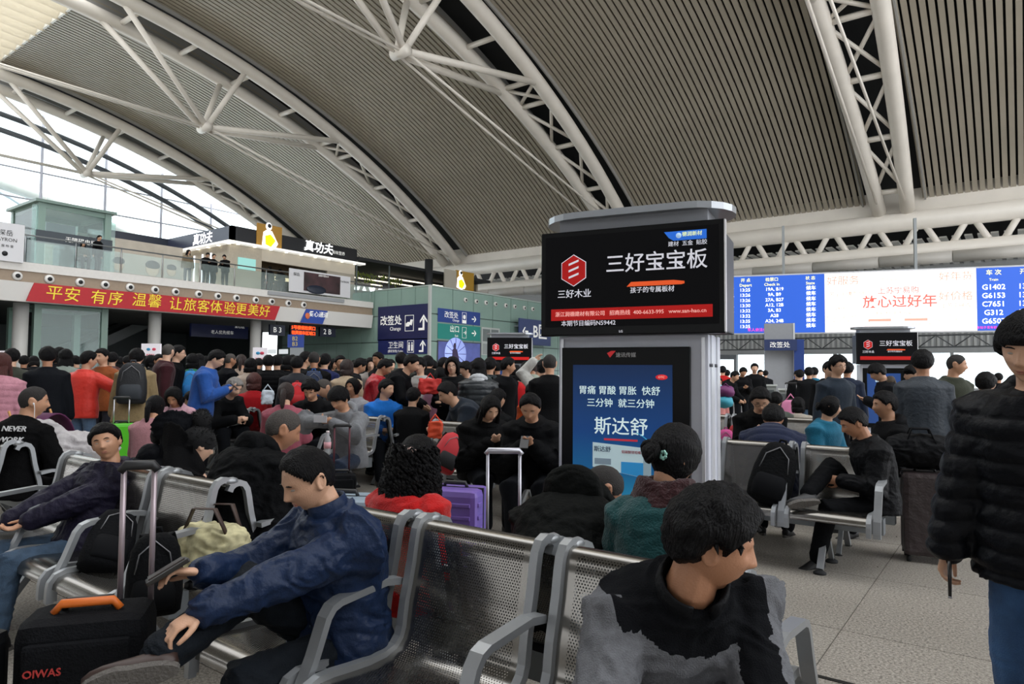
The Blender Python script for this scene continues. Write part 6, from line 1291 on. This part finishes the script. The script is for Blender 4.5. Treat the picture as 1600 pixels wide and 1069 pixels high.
# right of the kiosk
W('girl in pink jacket and face mask', 1121, 596, 11.5, 30, 'down', 'c9837e', hair='short', extra='mask')
W('person in red and yellow jacket standing in the bright distance', 1129, 572, 17.5, 185, 'down', 'b81a1c')
W('man in black standing alone facing us beside the grey pillar', 1179, 568, 17.0, 5, 'down', '1a1c20')
W('person in dark navy left of the red and yellow jacket', 1117, 573, 17.5, 178, 'down', '1c2438')
W('traveller in black with a green shoulder bag in the bright distance', 1107, 575, 18.0, 180, 'down', '1a1b1f')
W('man in black looking down left of the lone standing man', 1161, 574, 16.5, 20, 'phone', '1c1d21')
W('traveller stooping over cases before the bright windows', 1148, 580, 15.0, 60, 'bend', '1b1c20')
W('man in dark jacket and blue jeans walking away in the open hall', 1264, 574, 14.0, 182, 'down', '1f2226', '5c7896')
W('man in teal blue jacket just ahead of the blue jeans', 1272, 574, 15.0, 180, 'down', '1f6a8a', '39414c')
W('person in long dark coat left of the blue jeans', 1250, 578, 14.6, 176, 'down+long', '1e2024')
W('young man with glasses in dark jacket over blue standing among the seats', 1309, 557, 8.1, 38, 'down', '28323e', hair='spiky', glasses=True, skin=1)
W('dark haired person wearing white headphones behind the glasses man', 1296, 565, 9.8, 30, 'down', '1b1c20')
W('man in navy suit seen from behind before the distant kiosk', 1324, 566, 10.6, 172, 'down', '1a2438')
W('man in dark coat with fur hood looking left before the distant kiosk', 1371, 569, 9.2, -75, 'phone', '24262b', hair='fringe', hood_c='4a4036')
W('man in black cap half hidden by the slate jacket', 1425, 571, 8.3, -60, 'down', '1a1b1e', extra='cap')
W('man in slate blue jacket standing with his back to us', 1441, 547, 6.4, 184, 'down', mat('222b35', .6, noise=.08, scale=12, bump=.4, bscale=30), '1c2430', hair='short')
W('man in olive jacket over grey shirt gazing right', 1494, 553, 7.6, 42, 'look', '383c30', hair='buzz', hc='buzz', skin=0)
W('dark haired traveller passing behind the young man in jeans', 1540, 582, 6.2, 170, 'down', '1c2a3c', hair='short')
W('man in black sweater with neat hair looking down, seated at right', 1188, 605, 6.8, 4, 'sitphone', '111215', glasses=True, skin=1)
W('man in navy padded jacket with a cross strap seated with back turned', 1208, 632, 6.1, 176, 'sitlean+puff', '1e2640', hair='short')
W('dark haired man seated behind the navy padded jacket', 1212, 613, 8.6, 178, 'sit', '50564f')
W('person in white fleece coat and black hair seated with back turned', 1241, 622, 9.0, 176, 'sit+puff', 'b0a89c', hair='bob')
W('woman in teal jacket with hair bun seated and looking right', 1297, 619, 6.9, 56, 'sitlook', '23708e', hair='bun', skin=1)
W('young man in black hooded coat seated looking left', 1382, 612, 6.1, -66, 'sit', '15161a', hood_c='1a1b20', skin=0)
W('man in black padded coat asleep with one leg crossed on the right bench', 1334, 637, 5.15, -70, 'sitcross', mat('0c0d10', .6, bump=.5, bscale=30, spec=.12), '15171b', hair='short', skin=2)
# mezzanine guests
def up(lab, px, X, turn, pk, jc, **k):
    q = onX(px, 420, X); F = proto(pk); T = thing('person', lab, 'person', (X, q.y, 5.8), R(turn)); dress(T, F, cloth(jc), cloth('1b1d22'), k.get('hair', 'short'), 1, sc=0, face=False)
up('woman in olive coat sitting by the upper glass lift', 127, -33.5, 90, 'sit', '4a4a3c', hair='long')
up('person in black beside the olive coat on the upper floor', 151, -33.5, 120, 'down', '15161a')
up('woman in tan coat walking on the upper floor', 293, -33.7, 60, 'look', '8a7a64', hair='long')
up('person in black at the upper railing left of the pair', 321, -33.6, 90, 'phone', '17181b')
up('second person in black at the upper railing', 332, -33.8, 100, 'down', '16171a')
up('man in black leaning at the upper railing near the shop corner', 352, -33.4, 40, 'phone', '131417')
up('customer in black at the shop counter, first from the corner', 408, -34.9, -90, 'down', '17181c')
up('customer in dark grey at the shop counter, second from the corner', 423, -34.9, -80, 'down', '232427')
up('customer in black at the shop counter, third from the corner', 440, -34.9, -100, 'phone', '141517')
# people lost in the crowd
k = 0
for px, yt, d in [(38, 556, 14), (53, 557, 15), (118, 556, 14), (188, 558, 15), (200, 556, 14), (236, 556, 14), (248, 554, 13), (311, 553, 12.6), (322, 557, 14), (349, 560, 14), (404, 560, 14), (441, 561, 13.5), (457, 555, 13.4), (470, 560, 14), (500, 562, 14), (521, 561, 14), (553, 563, 13), (571, 562, 14), (610, 562, 13), (636, 562, 13.5), (676, 563, 13), (716, 566, 12.5), (739, 565, 12.6), (757, 566, 12.8), (777, 566, 12.4), (822, 566, 13), (844, 566, 12.2)]:
    W('dark haired traveller deep inside the queue, only the head and shoulders showing', px, yt, d, rng.choice((170, 180, 190, 40, -60)), ('down', 'phone', 'look')[k % 3], ('1b1c20', '23262c', '2a2220', '1a2230')[k % 4], hair=('short', 'bob', 'short', 'long')[k % 4], group='travellers deep inside the queue', face=False); k += 1
for px, yt, d in [(1099, 577, 19), (1112, 572, 20), (1136, 578, 19), (1188, 578, 21), (1196, 579, 22), (1246, 579, 18), (1394, 580, 16), (1560, 583, 15)]:
    W('distant dark traveller standing before the bright windows', px, yt, d, rng.choice((175, 185, 20)), 'down', ('1b1c20', '22262c')[k % 2], hair='short', group='distant travellers at the windows', face=False); k += 1
for lab, px, py, d, c in (('purple bundle carried by the girl in pink jacket', 1134, 612, 11.1, '6a2a60'), ('cyan bag carried under the purple bundle', 1132, 628, 11.1, '3a9ab0')):
    p = at(px, py, d); B_ = thing('bag', lab, 'bag', p); b_ = MB().ball((0, 0, 0), (.15, .12, .10), 16, 10); link('bag_body', wrinkle(b_.mesh('bag_body'), .03, 10), mat(c, .6), B_); MB().tube([(-.06, 0, .08), (0, 0, .13), (.06, 0, .08)], .008, 6).obj('handle', mat(c, .6), B_)
for lab, px, py, d, c, sz in (('red bag with yellow print held over by the woman in black coat', 672, 604, 8.9, 'c02a24', (.15, .07, .10)), ('yellow bag lying behind the slate jacket', 732, 622, 9.3, 'd8b81e', (.12, .08, .06)), ('white paper bag between the teal coat and the dusty pink sweater', 418, 621, 8.6, 'b9c2cc', (.075, .05, .09)), ('orange bag beside the red and black backpack', 680, 672, 6.6, 'd84a24', (.07, .06, .08))):
    p = at(px, py, d); B_ = thing('bag', lab, 'bag', (p.x, p.y, p.z - sz[2]), cam_rz(p)); b_ = MB().box(-sz[0], sz[0], -sz[1], sz[1], 0, 2 * sz[2])
    link('bag_body', wrinkle(remesh(b_, .02, 2, 'bag_body'), .03, 9), mat(c, .6, bump=.4, bscale=20), B_); MB().tube([(-.06, 0, 2 * sz[2] - .01), (0, 0, 2 * sz[2] + .07), (.06, 0, 2 * sz[2] - .01)], .006, 6).obj('handle', mat(c, .6), B_)
